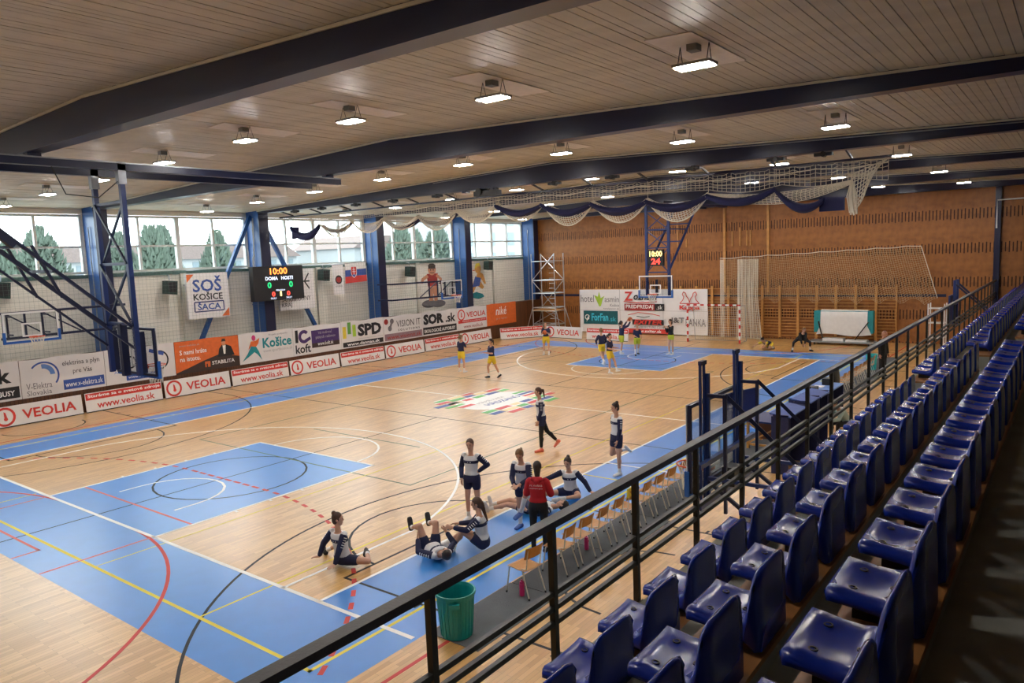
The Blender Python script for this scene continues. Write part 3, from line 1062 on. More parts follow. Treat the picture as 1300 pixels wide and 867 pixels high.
# far right hoop folded near the back wall
r = thing('stand_basket', 'small blue folded hoop frame by the timber wall beyond the rail', 'basketball hoop', (12.2, 33, 1.2))
MB().box(11.95, 12.03, 32.2, 33.9, 1.25, 2.6).build('backboard', 'blue_steel', r)
for y in (32.6, 33.5):
    MB().bar((12.15, y, 1.2), (12.15, y, 3.3), 0.12).build('guide_post', 'blue_steel', r)
    MB().bar((12.2, y, 3.1), (13.62, y, 1.7), 0.08).build('diagonal_arm', 'navy_steel', r)
MB().bar((12.15, 32.6, 2.2), (12.15, 33.5, 2.2), 0.08).build('cross_tube', 'blue_steel', r)
r = thing('white_rack', 'small white metal rack by the timber wall near the rail', 'rack', (11.3, 33.8, 0))
for x in (10.98, 11.66):
    for y in (33.4, 34.1):
        MB().bar((x, y, 0), (x, y, 2.15), 0.05).build('post', 'white_steel', r)
for z in (0.5, 1.2, 1.9):
    MB().box(10.98, 11.66, 33.4, 34.1, z, z + 0.03).build('shelf', 'white_steel', r)

# ------------------------------------------------------------------ scoreboard on the second column
r = thing('scoreboard', 'black electronic scoreboard showing 10:00 above DOMA and HOSTI', 'scoreboard', (-12.5, 13.8, 3.6))
cs = MB().box(-12.62, -12.32, 12.48, 15.14, 3.60, 5.15).build('case', 'black_plastic', r)
MB().box(-12.8, -12.62, 13.2, 13.7, 3.9, 4.9).build('wall_bracket', 'navy_steel', r)
MB().tube([(-12.55, 12.7, 5.15), (-12.55, 12.7, 5.5), (-12.75, 12.9, 5.7), (-12.78, 13.0, 7.3)], 0.035, 6).build('cable', 'galvanised', r)
pn = Panel(cs, (-12.32, 12.48, 3.60), (0, 1, 0), (0, 0, 1))
pn.text('10:00', 0.88, 1.17, 1.80, 1.47, 'led_orange', 0.02)
pn.text('DOMA', 0.62, 0.92, 1.27, 1.08, 'led_white', 0.02)
pn.text('HOSTI', 1.45, 0.92, 2.08, 1.08, 'led_white', 0.02)
pn.text('0', 0.70, 0.56, 0.91, 0.84, 'led_green', 0.03)
pn.text('0', 1.85, 0.56, 2.06, 0.84, 'led_green', 0.03)
pn.text('PERIÓDA', 1.14, 0.42, 1.61, 0.51, 'led_white')
pn.text('0', 0.90, 0.18, 1.07, 0.40, 'led_red', 0.03)
pn.text('1', 1.33, 0.18, 1.42, 0.40, 'led_yellow', 0.03)
pn.text('0', 1.70, 0.18, 1.87, 0.40, 'led_red', 0.03)
pn.text('FAULY', 0.83, 0.06, 1.13, 0.14, 'led_white')
pn.text('FAULY', 1.66, 0.06, 1.96, 0.14, 'led_white')

# ------------------------------------------------------------------ square signs on the window wall
r = thing('wall_sign', 'white square sign with SOŠ KOŠICE ŠACA and orange corners', 'sign', (-13.1, 10.7, 3.05))
for y in (10.0, 11.4):
    MB().bar((-13.12, y, 4.5), (-13.8, y, 4.5), 0.06).build('mount', 'galvanised', r)
r = MB().box(-13.12, -13.0, 9.74, 11.66, 3.05, 4.98).build('sign_box', 'banner_white2', r)
pn = Panel(r, (-13.0, 9.74, 3.05), (0, 1, 0), (0, 0, 1))
pn.text('SOŠ', 0.27, 1.13, 1.60, 1.80, 'print_blue', 0.02)
pn.text('KOŠICE', 0.27, 0.78, 1.62, 1.13, 'print_black', 0.02)
pn.frame(0.29, 0.30, 1.64, 0.70, 0.05, 'print_navy')
pn.text('ŠACA', 0.43, 0.36, 1.50, 0.70, 'print_blue', 0.02)
pn.poly([(0.03, 1.55), (0.36, 1.88), (0.03, 1.88)], 'print_orange')
pn.poly([(1.52, 0.04), (1.88, 0.04), (1.88, 0.40)], 'print_orange')
r = thing('wall_sign', 'white square sign with SAMOSPRÁVNY KRAJ half hidden behind the scoreboard', 'sign', (-13.1, 15.2, 3.05))
for y in (14.5, 16.0):
    MB().bar((-13.12, y, 4.5), (-13.8, y, 4.5), 0.06).build('mount', 'galvanised', r)
r = MB().box(-13.12, -13.0, 14.26, 16.26, 3.05, 4.98).build('sign_box', 'banner_white2', r)
pn = Panel(r, (-13.0, 14.26, 3.05), (0, 1, 0), (0, 0, 1))
pn.text('SAMOSPRÁVNY', 0.10, 0.40, 1.75, 0.68, 'print_black', 0.0)
pn.text('KRAJ', 0.10, 0.10, 0.66, 0.34, 'print_black', 0.0)
pn.text('KOŠICKÝ', 0.10, 0.74, 1.2, 1.02, 'print_black', 0.0)
for (a, b, c, d) in ((1.15, 1.32, 1.75, 1.32), (1.45, 1.32, 1.72, 1.70), (1.45, 1.32, 1.72, 0.95)):
    pn.stroke([(a, b), (c, d)], 0.07, 'print_black')
# flags
r = thing('pennant', 'white vertical club banner with round dark emblem', 'banner', (-13.2, 17.8, 5.1))
b = MB()
for y in (17.45, 18.15):
    MB().bar((-13.0, y, 5.09), (-13.79, y, 4.9), 0.02).build('rod_bracket', 'galvanised', r)
cl_ = b.box(-13.02, -13.0, 17.45, 18.14, 3.6, 5.08).build('cloth', 'banner_white2', r)
MB().tube([(-13.0, 17.4, 5.09), (-13.0, 18.2, 5.09)], 0.018, 6).build('rod', 'galvanised', r)
pn = Panel(cl_, (-13.0, 17.45, 3.6), (0, 1, 0), (0, 0, 1))
pn.disc(0.36, 0.74, 0.22, 'print_black')
pn.disc(0.36, 0.74, 0.15, 'print_dred')
pn.poly([(0.22, 0.86), (0.50, 0.86), (0.46, 0.92), (0.26, 0.92)], 'print_black')
pn.text('KOŠICE', 0.15, 0.38, 0.57, 0.46, 'print_black')
r = thing('flag', 'white, blue and red striped national flag with shield on the window wall', 'flag', (-13.1, 18.9, 5.1))
P = []
for j in range(13):
    v = j / 12
    row = []
    for i in range(19):
        uu = i / 18
        row.append((-13.0 + 0.03 * math.sin(uu * 9 + v * 2), 18.24 + 1.44 * uu, 4.12 + 0.06 * uu + 1.0 * v))
    P.append(row)
for (a, b_, m) in ((0, 4, 'print_red'), (4, 8, 'print_blue'), (8, 12, 'print_white')):
    fb = MB().grid(P[a:b_ + 1])
    fb.grid([[(x - 0.012, y, z) for x, y, z in row][::-1] for row in P[a:b_ + 1]])
    fb.build('stripe', m, r)
for y in (18.3, 19.7):
    MB().bar((-13.0, y, 5.15), (-13.79, y, 4.9), 0.02).build('rod_bracket', 'galvanised', r)
MB().tube([(-13.0, 18.2, 5.13), (-13.0, 19.75, 5.19)], 0.018, 6).build('rod', 'galvanised', r)
pn = Panel(r, (-12.96, 18.24, 4.12), (0, 1, 0), (0, 0, 1))
sh = [(0.36, 0.86), (0.36, 0.5), (0.42, 0.36), (0.55, 0.26), (0.68, 0.36), (0.74, 0.5), (0.74, 0.86)]
pn.poly(sh[::-1], 'print_white')
pn.poly([(0.55 + (u - 0.55) * 0.86, 0.57 + (v - 0.57) * 0.88) for u, v in sh][::-1], 'print_red')
pn.poly([(0.42, 0.40), (0.55, 0.30), (0.68, 0.40), (0.6, 0.46), (0.55, 0.42), (0.5, 0.46)], 'print_blue')
pn.rect(0.53, 0.42, 0.57, 0.80, 'print_white'); pn.rect(0.46, 0.68, 0.64, 0.71, 'print_white'); pn.rect(0.44, 0.57, 0.66, 0.60, 'print_white')

# wall loudspeakers / dark boxes under the sill
for i, (y, z) in enumerate(((3.12, 4.7), (9.2, 4.45), (17.15, 4.62), (23.2, 4.55), (30.2, 4.65))):
    r = thing('wall_speaker', 'dark green hanging box under the sill, %s from the camera end' % ordw(i + 1), 'speaker', (-13.3, y, z), 'dark boxes below the windows')
    b = MB()
    t = -0.13
    b.prism([(-0.22, -0.26), (0.20, -0.32), (0.26, 0.24), (-0.18, 0.28)], (-13.55, y, z), (0, 1, 0), (0, 0, 1), 0.42)
    b.build('case', 'dark_green_box', r)
    MB().box(-13.13, -13.115, y - 0.16, y + 0.18, z - 0.22, z + 0.2).build('grille', 'black_plastic', r)
    MB().tube([(-13.35, y + 0.02, z + 0.3), (-13.5, y + 0.1, z + 0.48), (-13.7, y + 0.12, z + 0.5)], 0.02, 5).build('bracket', 'galvanised', r)

# painted figures on the wall
r = thing('wall_painting', 'cartoon basketball player painted on the wall behind the folded hoop', 'mural', (-13.78, 24.9, 2.6))
pn = Panel(r, (-13.79, 24.35, 2.12), (0, 1, 0), (0, 0, 0.82), 0.006)
def blob(pn, pts, m):
    pn.poly(pts, m)
pn.disc(0.75, 0.55, 0.62, 'print_grey', ry=0.28); pn.disc(1.55, 0.50, 0.62, 'print_grey', ry=0.26)
pn.poly([(0.75, 0.75), (1.1, 0.75), (1.15, 1.6), (0.8, 1.6)], 'print_skin')
pn.poly([(1.2, 0.7), (1.5, 0.75), (1.45, 1.6), (1.15, 1.6)], 'print_skin')
pn.poly([(0.72, 1.25), (1.5, 1.25), (1.48, 1.85), (0.78, 1.85)], 'print_skin')
pn.poly([(0.7, 1.8), (1.5, 1.8), (1.6, 2.7), (0.66, 2.7)], 'print_dred')
pn.poly([(0.66, 2.66), (0.2, 2.4), (0.1, 2.1), (0.25, 2.0), (0.4, 2.25), (0.8, 2.45)], 'print_skin')
pn.poly([(1.55, 2.66), (1.95, 2.3), (1.85, 1.95), (1.7, 2.0), (1.72, 2.25), (1.4, 2.5)], 'print_skin')
pn.disc(1.1, 2.98, 0.34, 'print_skin', ry=0.40)
pn.poly([(0.8, 3.05), (1.4, 3.05), (1.42, 3.3), (1.25, 3.42), (0.95, 3.42), (0.78, 3.3)], 'print_brown')
pn.disc(1.22, 2.96, 0.05, 'print_black'); pn.disc(0.98, 2.96, 0.05, 'print_black')
pn.stroke([(0.95, 2.78), (1.1, 2.74), (1.25, 2.78)], 0.05, 'print_brown')
r = thing('wall_painting', 'cartoon yellow-haired runner in blue painted on the wall near the last column', 'mural', (-13.78, 29.3, 2.6))
pn = Panel(r, (-13.79, 28.75, 2.28), (0, 1, 0), (0, 0, 0.76), 0.006)
pn.poly([(0.25, 0.5), (0.9, 0.35), (1.5, 0.5), (1.3, 0.75), (0.7, 0.95), (0.35, 0.85)], 'print_teal')
pn.poly([(0.1, 1.0), (0.45, 0.95), (0.75, 1.5), (1.3, 1.15), (1.5, 1.3), (1.1, 1.9), (0.5, 1.9)], 'print_ochre')
pn.poly([(0.3, 1.35), (1.05, 1.45), (1.25, 2.15), (0.65, 2.25)], 'print_blue')
pn.poly([(0.75, 2.2), (1.15, 2.1), (1.55, 1.55), (1.7, 1.6), (1.45, 2.4), (0.95, 2.7)], 'print_ochre')
pn.disc(0.95, 2.85, 0.30, 'print_ochre', ry=0.36)
pn.poly([(0.6, 2.85), (0.75, 3.3), (1.1, 3.35), (1.25, 3.0), (1.0, 3.1)], 'print_yellow')
pn.poly([(0.62, 2.82), (0.35, 2.75), (0.62, 2.68)], 'print_orange')

# ------------------------------------------------------------------ advertising banners on the timber wall
BX = -12.755
def banner(i, y0, y1, label, z0=0.86, z1=2.21, m='banner_white'):
    r = thing('wall_banner', label, 'banner', (BX, y0, z0), 'advertising banners along the window wall')
    P, Q = [], []
    n = 10
    f = MB()
    dz = [0.02 * math.sin(i * 3.1 + k * 0.9) for k in range(n + 1)]
    for k in range(n):
        a, b = k / n, (k + 1) / n
        f.prism([((y1 - y0) * a, 0), ((y1 - y0) * b, 0), ((y1 - y0) * b, z1 - z0 + dz[k + 1]), ((y1 - y0) * a, z1 - z0 + dz[k])], (BX, y0, z0), (0, 1, 0), (0, 0, 1), 0.02)
    so_ = f.build('sheet', m, r)
    return r, Panel(so_, (BX + 0.02, y0, z0), (0, 1, 0), (0, 0, 1)), y1 - y0, z1 - z0
by = [0.32, 3.18, 6.05, 8.82, 11.76, 14.62, 17.5, 20.38, 23.32, 26.26, 29.1, 32.15]
r, pn, W, H = banner(0, by[0], by[1], 'white banner cut by the frame edge with SOR.sk and AUTOBUSY')
pn.text('SOR', 0.2, 0.62, 1.5, 1.2, 'print_black', 0.06)
pn.text('.sk', 1.75, 0.62, 2.6, 1.15, 'print_black', 0.04)
pn.rect(0.1, 0.08, W - 0.05, 0.48, 'print_black'); pn.text('EKOLOGICKÉ AUTOBUSY', 0.2, 0.17, W - 0.2, 0.40, 'print_white', 0.02)
r, pn, W, H = banner(1, by[1] + 0.02, by[2], 'white banner of V-Elektra Slovakia with blue arc logo')
pn.arc(0.75, 0.72, 0.48, 0.06, -40, 140, 'print_blue'); pn.arc(0.72, 0.74, 0.32, 0.16, 0, 95, 'print_lblue')
pn.text('V-Elektra', 0.15, 0.28, 0.98, 0.50, 'print_grey'); pn.text('Slovakia', 0.15, 0.06, 0.95, 0.24, 'print_grey')
pn.text('elektrina a plyn', 1.38, 0.93, 2.68, 1.16, 'print_black'); pn.text('pre Vás', 1.72, 0.62, 2.38, 0.84, 'print_black')
pn.rect(1.36, 0.10, W - 0.06, 0.46, 'print_blue'); pn.text('www.v-elektra.sk', 1.42, 0.18, W - 0.12, 0.38, 'print_white')
r, pn, W, H = banner(2, by[2] + 0.02, by[3], 'white banner with round black letters behind the near hoop')
pn.arc(0.95, 0.78, 0.22, 0.06, 0, 360, 'print_black'); pn.text('R', 1.35, 0.55, 1.65, 1.0, 'print_black')
pn.arc(2.1, 0.72, 0.36, 0.06, -120, 120, 'print_black'); pn.stroke([(1.72, 1.15), (2.3, 0.95)], 0.14, 'print_blue')
pn.rect(0.75, 0.08, 2.1, 0.30, 'print_blue'); pn.text('www.aquapur.sk', 0.82, 0.12, 2.02, 0.26, 'print_white'); pn.text('AQUA', 0.3, 0.38, 0.9, 0.5, 'print_lblue')
r, pn, W, H = banner(3, by[3] + 0.02, by[4], 'orange banner of STABILITA with a man in dark waistcoat', m='print_orange')
pn.poly([(0, 0), (W, 0), (W, 0.42), (2.55, 0.5), (2.2, 0.62), (1.9, 0.6), (1.2, 0.42), (0.5, 0.2), (0, 0.06)], 'print_brown')
pn.text('www.stabilita.sk', 0.2, 1.12, 1.1, 1.20, 'print_lgrey')
pn.text('S nami hráte', 0.2, 0.78, 1.4, 0.98, 'print_white', 0.015); pn.text('na istotu.', 0.2, 0.50, 1.1, 0.68, 'print_white', 0.015)
pn.poly([(1.9, 0.5), (2.7, 0.5), (2.55, 0.9), (2.32, 1.0), (2.12, 1.0), (1.98, 0.85)], 'print_black')
pn.poly([(2.15, 0.98), (2.3, 0.98), (2.26, 0.6), (2.18, 0.6)], 'print_white')
pn.disc(2.2, 1.10, 0.10, 'print_skin', ry=0.14); pn.poly([(2.1, 1.14), (2.31, 1.14), (2.28, 1.26), (2.14, 1.26)], 'print_brown')
pn.rect(1.28, 0.14, 1.52, 0.38, 'print_orange'); pn.rect(1.34, 0.14, 1.40, 0.28, 'print_brown'); pn.text('STABILITA', 1.6, 0.20, W - 0.25, 0.36, 'print_white', 0.02)
r, pn, W, H = banner(4, by[4] + 0.02, by[5], 'white banner with teal Košice lettering and running figure')
pn.text('Projekt podporilo', 1.55, 1.12, 2.55, 1.22, 'print_grey')
pn.text('Košice', 1.2, 0.60, W - 0.08, 1.06, 'print_teal', 0.03); pn.text('www.sportkosice.sk', 1.2, 0.36, W - 0.06, 0.54, 'print_lgrey')
pn.disc(0.75, 1.12, 0.10, 'print_magenta', ry=0.13)
pn.poly([(0.45, 0.62), (0.6, 0.98), (0.85, 0.98), (1.05, 1.1), (0.98, 0.85), (0.85, 0.72), (0.6, 0.75)], 'print_orange')
pn.poly([(0.6, 0.76), (0.85, 0.72), (0.98, 0.48), (1.12, 0.08), (0.9, 0.36), (0.75, 0.48), (0.45, 0.3), (0.12, 0.12), (0.4, 0.44)], 'print_teal')
r, pn, W, H = banner(5, by[5] + 0.02, by[6], 'white banner of koft with purple slogan box')
pn.rect(0.12, 0.62, 0.28, 1.22, 'print_black'); pn.arc(0.62, 0.88, 0.24, 0.16, 40, 300, 'print_purple'); pn.poly([(0.72, 0.58), (1.02, 0.72), (0.98, 0.86), (0.66, 0.74)], 'print_purple')
pn.text('koft', 0.1, 0.10, 0.98, 0.52, 'print_black', 0.02)
pn.rect(1.05, 0.28, W - 0.12, 1.12, 'print_purple'); pn.rect(1.05, 0.28, W - 0.12, 0.5, 'print_brown')
pn.text('Váš dodávateľ', 1.45, 0.92, 2.3, 1.06, 'print_lgrey'); pn.text('pitných režimov', 1.3, 0.66, 2.5, 0.84, 'print_lgrey'); pn.text('www.koft.sk', 1.4, 0.36, 2.35, 0.54, 'print_white')
r, pn, W, H = banner(6, by[6] + 0.02, by[7], 'white banner of SPD with green and yellow bars')
for (u, v0, v1, m) in ((0.1, 0.5, 1.1, 'print_yellow'), (0.42, 0.7, 1.3, 'print_green'), (0.74, 0.55, 1.15, 'print_lime')):
    pn.rect(u, v0, u + 0.22, v1, m)
pn.text('SPD', 1.08, 0.52, W - 0.15, 1.15, 'print_black', 0.05)
pn.text('www.transport-a-spedicia.sk', 1.08, 0.36, W - 0.05, 0.44, 'print_lgrey')
pn.rect(0.08, 0.06, W - 0.05, 0.30, 'print_black'); pn.text('www.dannax.sk', 0.35, 0.10, W - 0.3, 0.26, 'print_white', 0.02)
r, pn, W, H = banner(7, by[7] + 0.02, by[8], 'white banner of VISION IT SOLUTIONS with mauve web strip')
pn.disc(0.2, 1.08, 0.15, 'print_dred'); pn.disc(0.62, 1.08, 0.14, 'print_grey'); pn.disc(0.45, 0.70, 0.14, 'print_grey'); pn.stroke([(0.64, 1.1), (0.45, 0.7)], 0.14, 'print_grey')
pn.text('VISION IT', 0.95, 0.72, W - 0.12, 1.08, 'print_black'); pn.text('S O L U T I O N S', 1.05, 0.50, W - 0.2, 0.62, 'print_black', 0.02)
pn.rect(0.05, 0.06, W - 0.03, 0.42, 'print_mauve'); pn.text('www.visionit.sk', 0.2, 0.12, W - 0.1, 0.34, 'print_dred', 0.01)
r, pn, W, H = banner(8, by[8] + 0.02, by[9], 'white banner of SOR.sk with black bus strip before the painted player')
pn.text('SOR', 0.1, 0.62, 1.8, 1.22, 'print_black', 0.06); pn.text('.sk', 1.95, 0.62, W - 0.1, 1.15, 'print_black', 0.03)
pn.rect(0.05, 0.08, W - 0.03, 0.48, 'print_black'); pn.text('EKOLOGICKÉ AUTOBUSY', 0.15, 0.17, W - 0.12, 0.40, 'print_white', 0.02)
def veolia_logo(pn, u, v, s):
    pn.arc(u, v, 0.26 * s, 0.07 * s, 0, 360, 'print_red')
    pn.disc(u + 0.02 * s, v - 0.07 * s, 0.055 * s, 'print_red')
    pn.poly([(u - 0.02 * s, v - 0.02 * s), (u + 0.06 * s, v - 0.02 * s), (u + 0.03 * s, v + 0.12 * s), (u - 0.02 * s, v + 0.16 * s)], 'print_red')
r, pn, W, H = banner(9, by[9] + 0.02, by[10], 'white and red VEOLIA banner high on the timber wall beside the orange one')
veolia_logo(pn, 0.42, 0.92, 1.15); pn.text('VEOLIA', 0.9, 0.74, W - 0.12, 1.06, 'print_red', 0.02)
pn.rect(0.12, 0.42, W - 0.05, 0.60, 'print_red'); pn.text('Staráme sa o svetové zdroje', 0.5, 0.46, W - 0.15, 0.56, 'print_white'); pn.text('www.veolia.sk', 0.6, 0.10, W - 0.4, 0.32, 'print_dred')
r, pn, W, H = banner(10, by[10] + 0.02, by[11], 'orange niké banner, last before the back corner', m='print_orange')
pn.text('niké', 0.9, 0.62, 2.0, 1.15, 'print_white', 0.01, shear=0.15); pn.text('je s vami', 0.9, 0.30, 2.0, 0.45, 'print_lgrey')

# ------------------------------------------------------------------ floor-standing boards round the court
def floor_board(P, Q, kind, label, h=0.72):
    P, Q = Vector((*P, 0)), Vector((*Q, 0))
    U = (Q - P).normalized()
    W = (Q - P).length
    Nn = U.cross(Vector((0, 0, 1)))
    Vv = (Vector((0, 0, 1)) - Nn * 0.10).normalized()
    r = thing('floor_board', label, 'advertising board', P, 'boards standing round the court')
    fc = MB().prism([(0.03, 0.0), (W - 0.03, 0.0), (W - 0.03, h), (0.03, h)], P - Nn * 0.03, U, Vv, 0.03).build('face', 'banner_white2', r)
    MB().prism([(0.03, 0.0), (W - 0.03, 0.0), (W - 0.03, 0.03), (0.03, 0.03)], P + Nn * 0.002, U, Vv, 0.02).build('foot_strip', 'black_plastic', r)
    for d in (0.3, W - 0.3):
        p0 = P + U * d - Nn * 0.04
        MB().bar(p0 + Vv * h * 0.85, p0 - Nn * 0.28 + Vector((0, 0, 0.02)), 0.03).build('prop', 'black_steel', r)
    pn = Panel(fc, P, U, Vv)
    if kind == 'logo':
        veolia_logo(pn, 0.42, 0.37, 1.12)
        pn.text('VEOLIA', 0.95, 0.20, W - 0.25, 0.54, 'print_red', 0.02)
    else:
        pn.rect(0.05, 0.46, W - 0.05, h - 0.02, 'print_red')
        pn.text('Staráme sa o svetové zdroje', 0.12, 0.51, W - 0.1, 0.66, 'print_white', 0.025)
        pn.text('www.veolia.sk', 0.42, 0.12, W - 0.35, 0.38, 'print_red', 0.015)
    return r
for i in range(10):
    y0 = 2.10 + 3.02 * (i - 1)
    if y0 > 29:
        break
    kd = 'logo' if i % 2 else 'web'
    n = i // 2 + 1
    if kd == 'logo':
        lab = '%s white VEOLIA floor board from the camera along the window side' % ordw(n)
    else:
        lab = '%s red-topped www.veolia.sk floor board from the camera along the window side' % ordw(n)
    floor_board((-12.47, y0), (-12.47, y0 + 2.96), kd, lab)
floor_board((-12.0, 29.45), (-10.35, 31.85), 'web', 'red-topped veolia.sk board turned across the far corner')
floor_board((-10.1, 31.6), (-7.15, 31.3), 'logo', 'white VEOLIA board at the far end beside the corner board')
floor_board((-6.85, 31.25), (-3.9, 31.1), 'web', 'red-topped veolia.sk board at the far end behind the players')

# ------------------------------------------------------------------ big white banner on the back wall
r = thing('back_banner', 'large white sponsor banner of six fields on the back wall', 'banner', (-5.1, 34.8, 0.05))
x0, x1, z0, z1 = -9.54, -0.70, 0.05, 2.80
W, H = x1 - x0, z1 - z0
r = MB().box(x0, x1, 34.94, 34.985, z0, z1).build('sheet', 'banner_white2', r)
for u in (0.03, W / 3 + 0.05, 2 * W / 3 + 0.1):
    MB().box(x0 + u - 0.01, x0 + u + 0.01, 34.93, 34.94, z0, z1).build('seam', 'print_lgrey', r)
MB().box(x0, x1, 34.93, 34.94, z0 + 1.42, z0 + 1.435).build('seam', 'print_lgrey', r)
pn = Panel(r, (x0, 34.94, z0), (1, 0, 0), (0, 0, 1), 0.012)
pn.text('hotel', 0.1, 1.95, 1.1, 2.40, 'print_grey', 0.0); pn.text('asmin', 1.9, 1.95, 2.95, 2.30, 'print_grey', 0.0)
pn.poly([(1.5, 1.65), (1.62, 1.7), (1.75, 2.1), (1.9, 2.35), (1.62, 2.2), (1.5, 2.62), (1.4, 2.3), (1.12, 2.4), (1.3, 2.05)], 'print_lime')
pn.text('Košice', 2.3, 1.66, 2.95, 1.84, 'print_grey'); pn.text('hotelyasmin.sk', 1.8, 1.45, 2.95, 1.58, 'print_grey')
pn.rect(0.3, 0.52, 2.85, 1.38, 'print_dteal'); pn.text('ForFan', 0.9, 0.72, 2.15, 1.22, 'print_cyan', 0.03); pn.text('.sk', 2.2, 0.72, 2.72, 1.0, 'print_cyan')
pn.arc(0.58, 0.96, 0.15, 0.06, 20, 340, 'print_white'); pn.poly([(0.5, 0.62), (0.78, 1.05), (0.6, 0.98)], 'print_white')
pn.text('Z', 3.35, 2.05, 3.95, 2.62, 'print_red', 0.03); pn.text('oznam', 4.0, 2.1, 5.6, 2.42, 'print_black', 0.02, shear=0.2)
pn.stroke([(3.3, 2.0), (4.2, 1.92), (5.2, 1.96), (5.6, 2.0)], 0.05, 'print_red')
pn.rect(3.35, 1.44, 5.45, 1.86, 'print_dred'); pn.text('PREDPREDAJ', 3.45, 1.50, 5.35, 1.80, 'print_white', 0.02)
pn.rect(5.45, 1.44, 6.1, 1.86, 'print_black'); pn.text('.sk', 5.58, 1.52, 5.98, 1.78, 'print_white')
pn.stroke([(3.6, 1.15), (4.3, 1.32), (5.2, 1.25), (5.8, 1.12)], 0.04, 'print_red'); pn.stroke([(4.2, 1.08), (4.7, 1.02), (5.1, 1.08)], 0.04, 'print_black')
pn.rect(3.9, 0.55, 6.05, 0.88, 'print_black'); pn.text('EXITER', 4.0, 0.56, 5.95, 0.88, 'print_red', 0.04, shear=0.2)
pn.text('ARCHITECTURE CLUB', 4.0, 0.36, 6.1, 0.48, 'print_grey')
pn.rect(3.2, 0.02, 6.35, 0.30, 'print_red'); pn.text('www.exiter.sk', 4.0, 0.06, 5.9, 0.26, 'print_white', 0.02)
pn.text('Kappa', 7.1, 1.46, 8.4, 1.80, 'print_red', 0.04)
for s in (-1, 1):
    c = 7.75
    pn.stroke([(c, 1.90), (c + s * 0.32, 1.90), (c + s * 0.62, 1.90), (c + s * 0.42, 2.12), (c + s * 0.36, 2.3), (c + s * 0.46, 2.45), (c + s * 0.38, 2.6), (c + s * 0.24, 2.52), (c + s * 0.2, 2.35), (c + s * 0.06, 2.18), (c, 1.95)], 0.045, 'print_red')
pn.text('J&T', 6.5, 0.62, 7.4, 1.05, 'print_grey', 0.03); pn.text('BANKA', 7.5, 0.55, 8.75, 0.98, 'print_grey')
# ------------------------------------------------------------------ gathered divider curtain under the third beam
CY = 14.3
peaks = [(-11.6 + 1.955 * k) for k in range(13)]
pz = [6.9, 6.91, 6.98, 6.9, 6.88, 6.97, 7.06, 6.96, 6.85, 6.78, 6.8, 6.84, 6.82]
def swag(xa, za, xb, zb, sag, n):
    return [Vector((xa + (xb - xa) * t, CY, za + (zb - za) * t - sag * 4 * t * (1 - t))) for t in [i / n for i in range(n + 1)]]
r = thing('divider_curtain', 'gathered navy divider curtain with white netting swagged under the ceiling', 'curtain', (0.2, CY, 6.0))
# blue fabric swags: rolls of cloth with lengthwise folds
for i in range(12):
    xa, xb = peaks[i], peaks[i + 1]
    n, m = 16, 14
    right = xa > -0.5
    first_ = (i == 0)
    if not (right or first_ or i in (1, 3, 4)):
        continue
    sag = 0.26 if right else (0.42 if first_ else 0.30)
    thick = 0.12 if right else (0.17 if first_ else 0.08)
    yo = -0.16 if right or first_ else 0.05
    if i == 11:
        xb = peaks[11] + 1.3; sag = 0.36
    base = swag(xa, pz[i] - 0.10, xb, (pz[i + 1] - 0.12) if i < 11 else 6.35, sag, n)
    P = []
    for k in range(m + 1):
        a = 2 * math.pi * k / m
        row = []
        for t, p in enumerate(base):
            u = t / n
            sc = 0.55 + 0.45 * math.sin(math.pi * u)
            fold = 1 + 0.14 * math.sin(a * 5 + 1.3 * i)
            row.append((p.x, p.y + yo + 0.16 * sc * fold * math.cos(a), p.z + thick * sc * fold * math.sin(a)))
        P.append(row)
    MB().grid(P).build('cloth_swag', 'curtain_navy', r, smooth=True)
# hanging cloth ends
MB().prism([(0, 0), (0.38, 0.04), (0.42, 0.52), (0.05, 0.55)], (-11.72, CY + 0.05, 6.32), (1, 0, 0), (0, 0, 1), 0.12).build('cloth_end', 'curtain_navy', r)
MB().prism([(0, 0), (0.62, 0.0), (0.62, 0.35), (0, 0.38)], (11.05, CY + 0.12, 6.05), (1, 0, 0), (0, 0, 1), 0.12).build('cloth_end', 'curtain_navy', r)
# net swags: two crossing families of cords
def net_sheet(top, bot, rows, cols, rad, bulge=0.0):
    """top/bot: lists of points with the same count; returns MB"""
    b = MB()
    n = len(top) - 1
    def at(u, v):
        f = u * n
        i = min(int(f), n - 1)
        g = f - i
        a = top[i].lerp(top[i + 1], g)
        c = bot[i].lerp(bot[i + 1], g)
        p = a.lerp(c, v)
        p.y -= bulge * math.sin(math.pi * v)
        return p
    for k in range(rows + 1):
        b.tube([at(j / (n * 2), k / rows) for j in range(n * 2 + 1)], rad, 3, caps=False)
    for j in range(cols + 1):
        b.tube([at(j / cols, k / max(2, rows // 2)) for k in range(max(2, rows // 2) + 1)], rad, 3, caps=False)
    return b
for i in range(11):
    xa, xb = peaks[i], peaks[i + 1]
    left = i < 6
    if i in (0, 10):
        continue
    top = swag(xa, pz[i] + 0.02, xb, pz[i + 1] + 0.02, 0.22 if left else 0.30, 12)
    bot = swag(xa, pz[i] - 0.08, xb, pz[i + 1] - 0.08, (0.42 if left else 0.56) + 0.07 * ((i * 5) % 3) + (0.12 if i == 9 else 0), 12)
    net_sheet(top, bot, 8, 22, 0.013, 0.16).build('net_swag', 'net_white', r)
    rope = [p + Vector((0, -0.02, 0)) for p in bot]
    MB().tube(rope, 0.026, 5).build('net_rope', 'net_white', r)
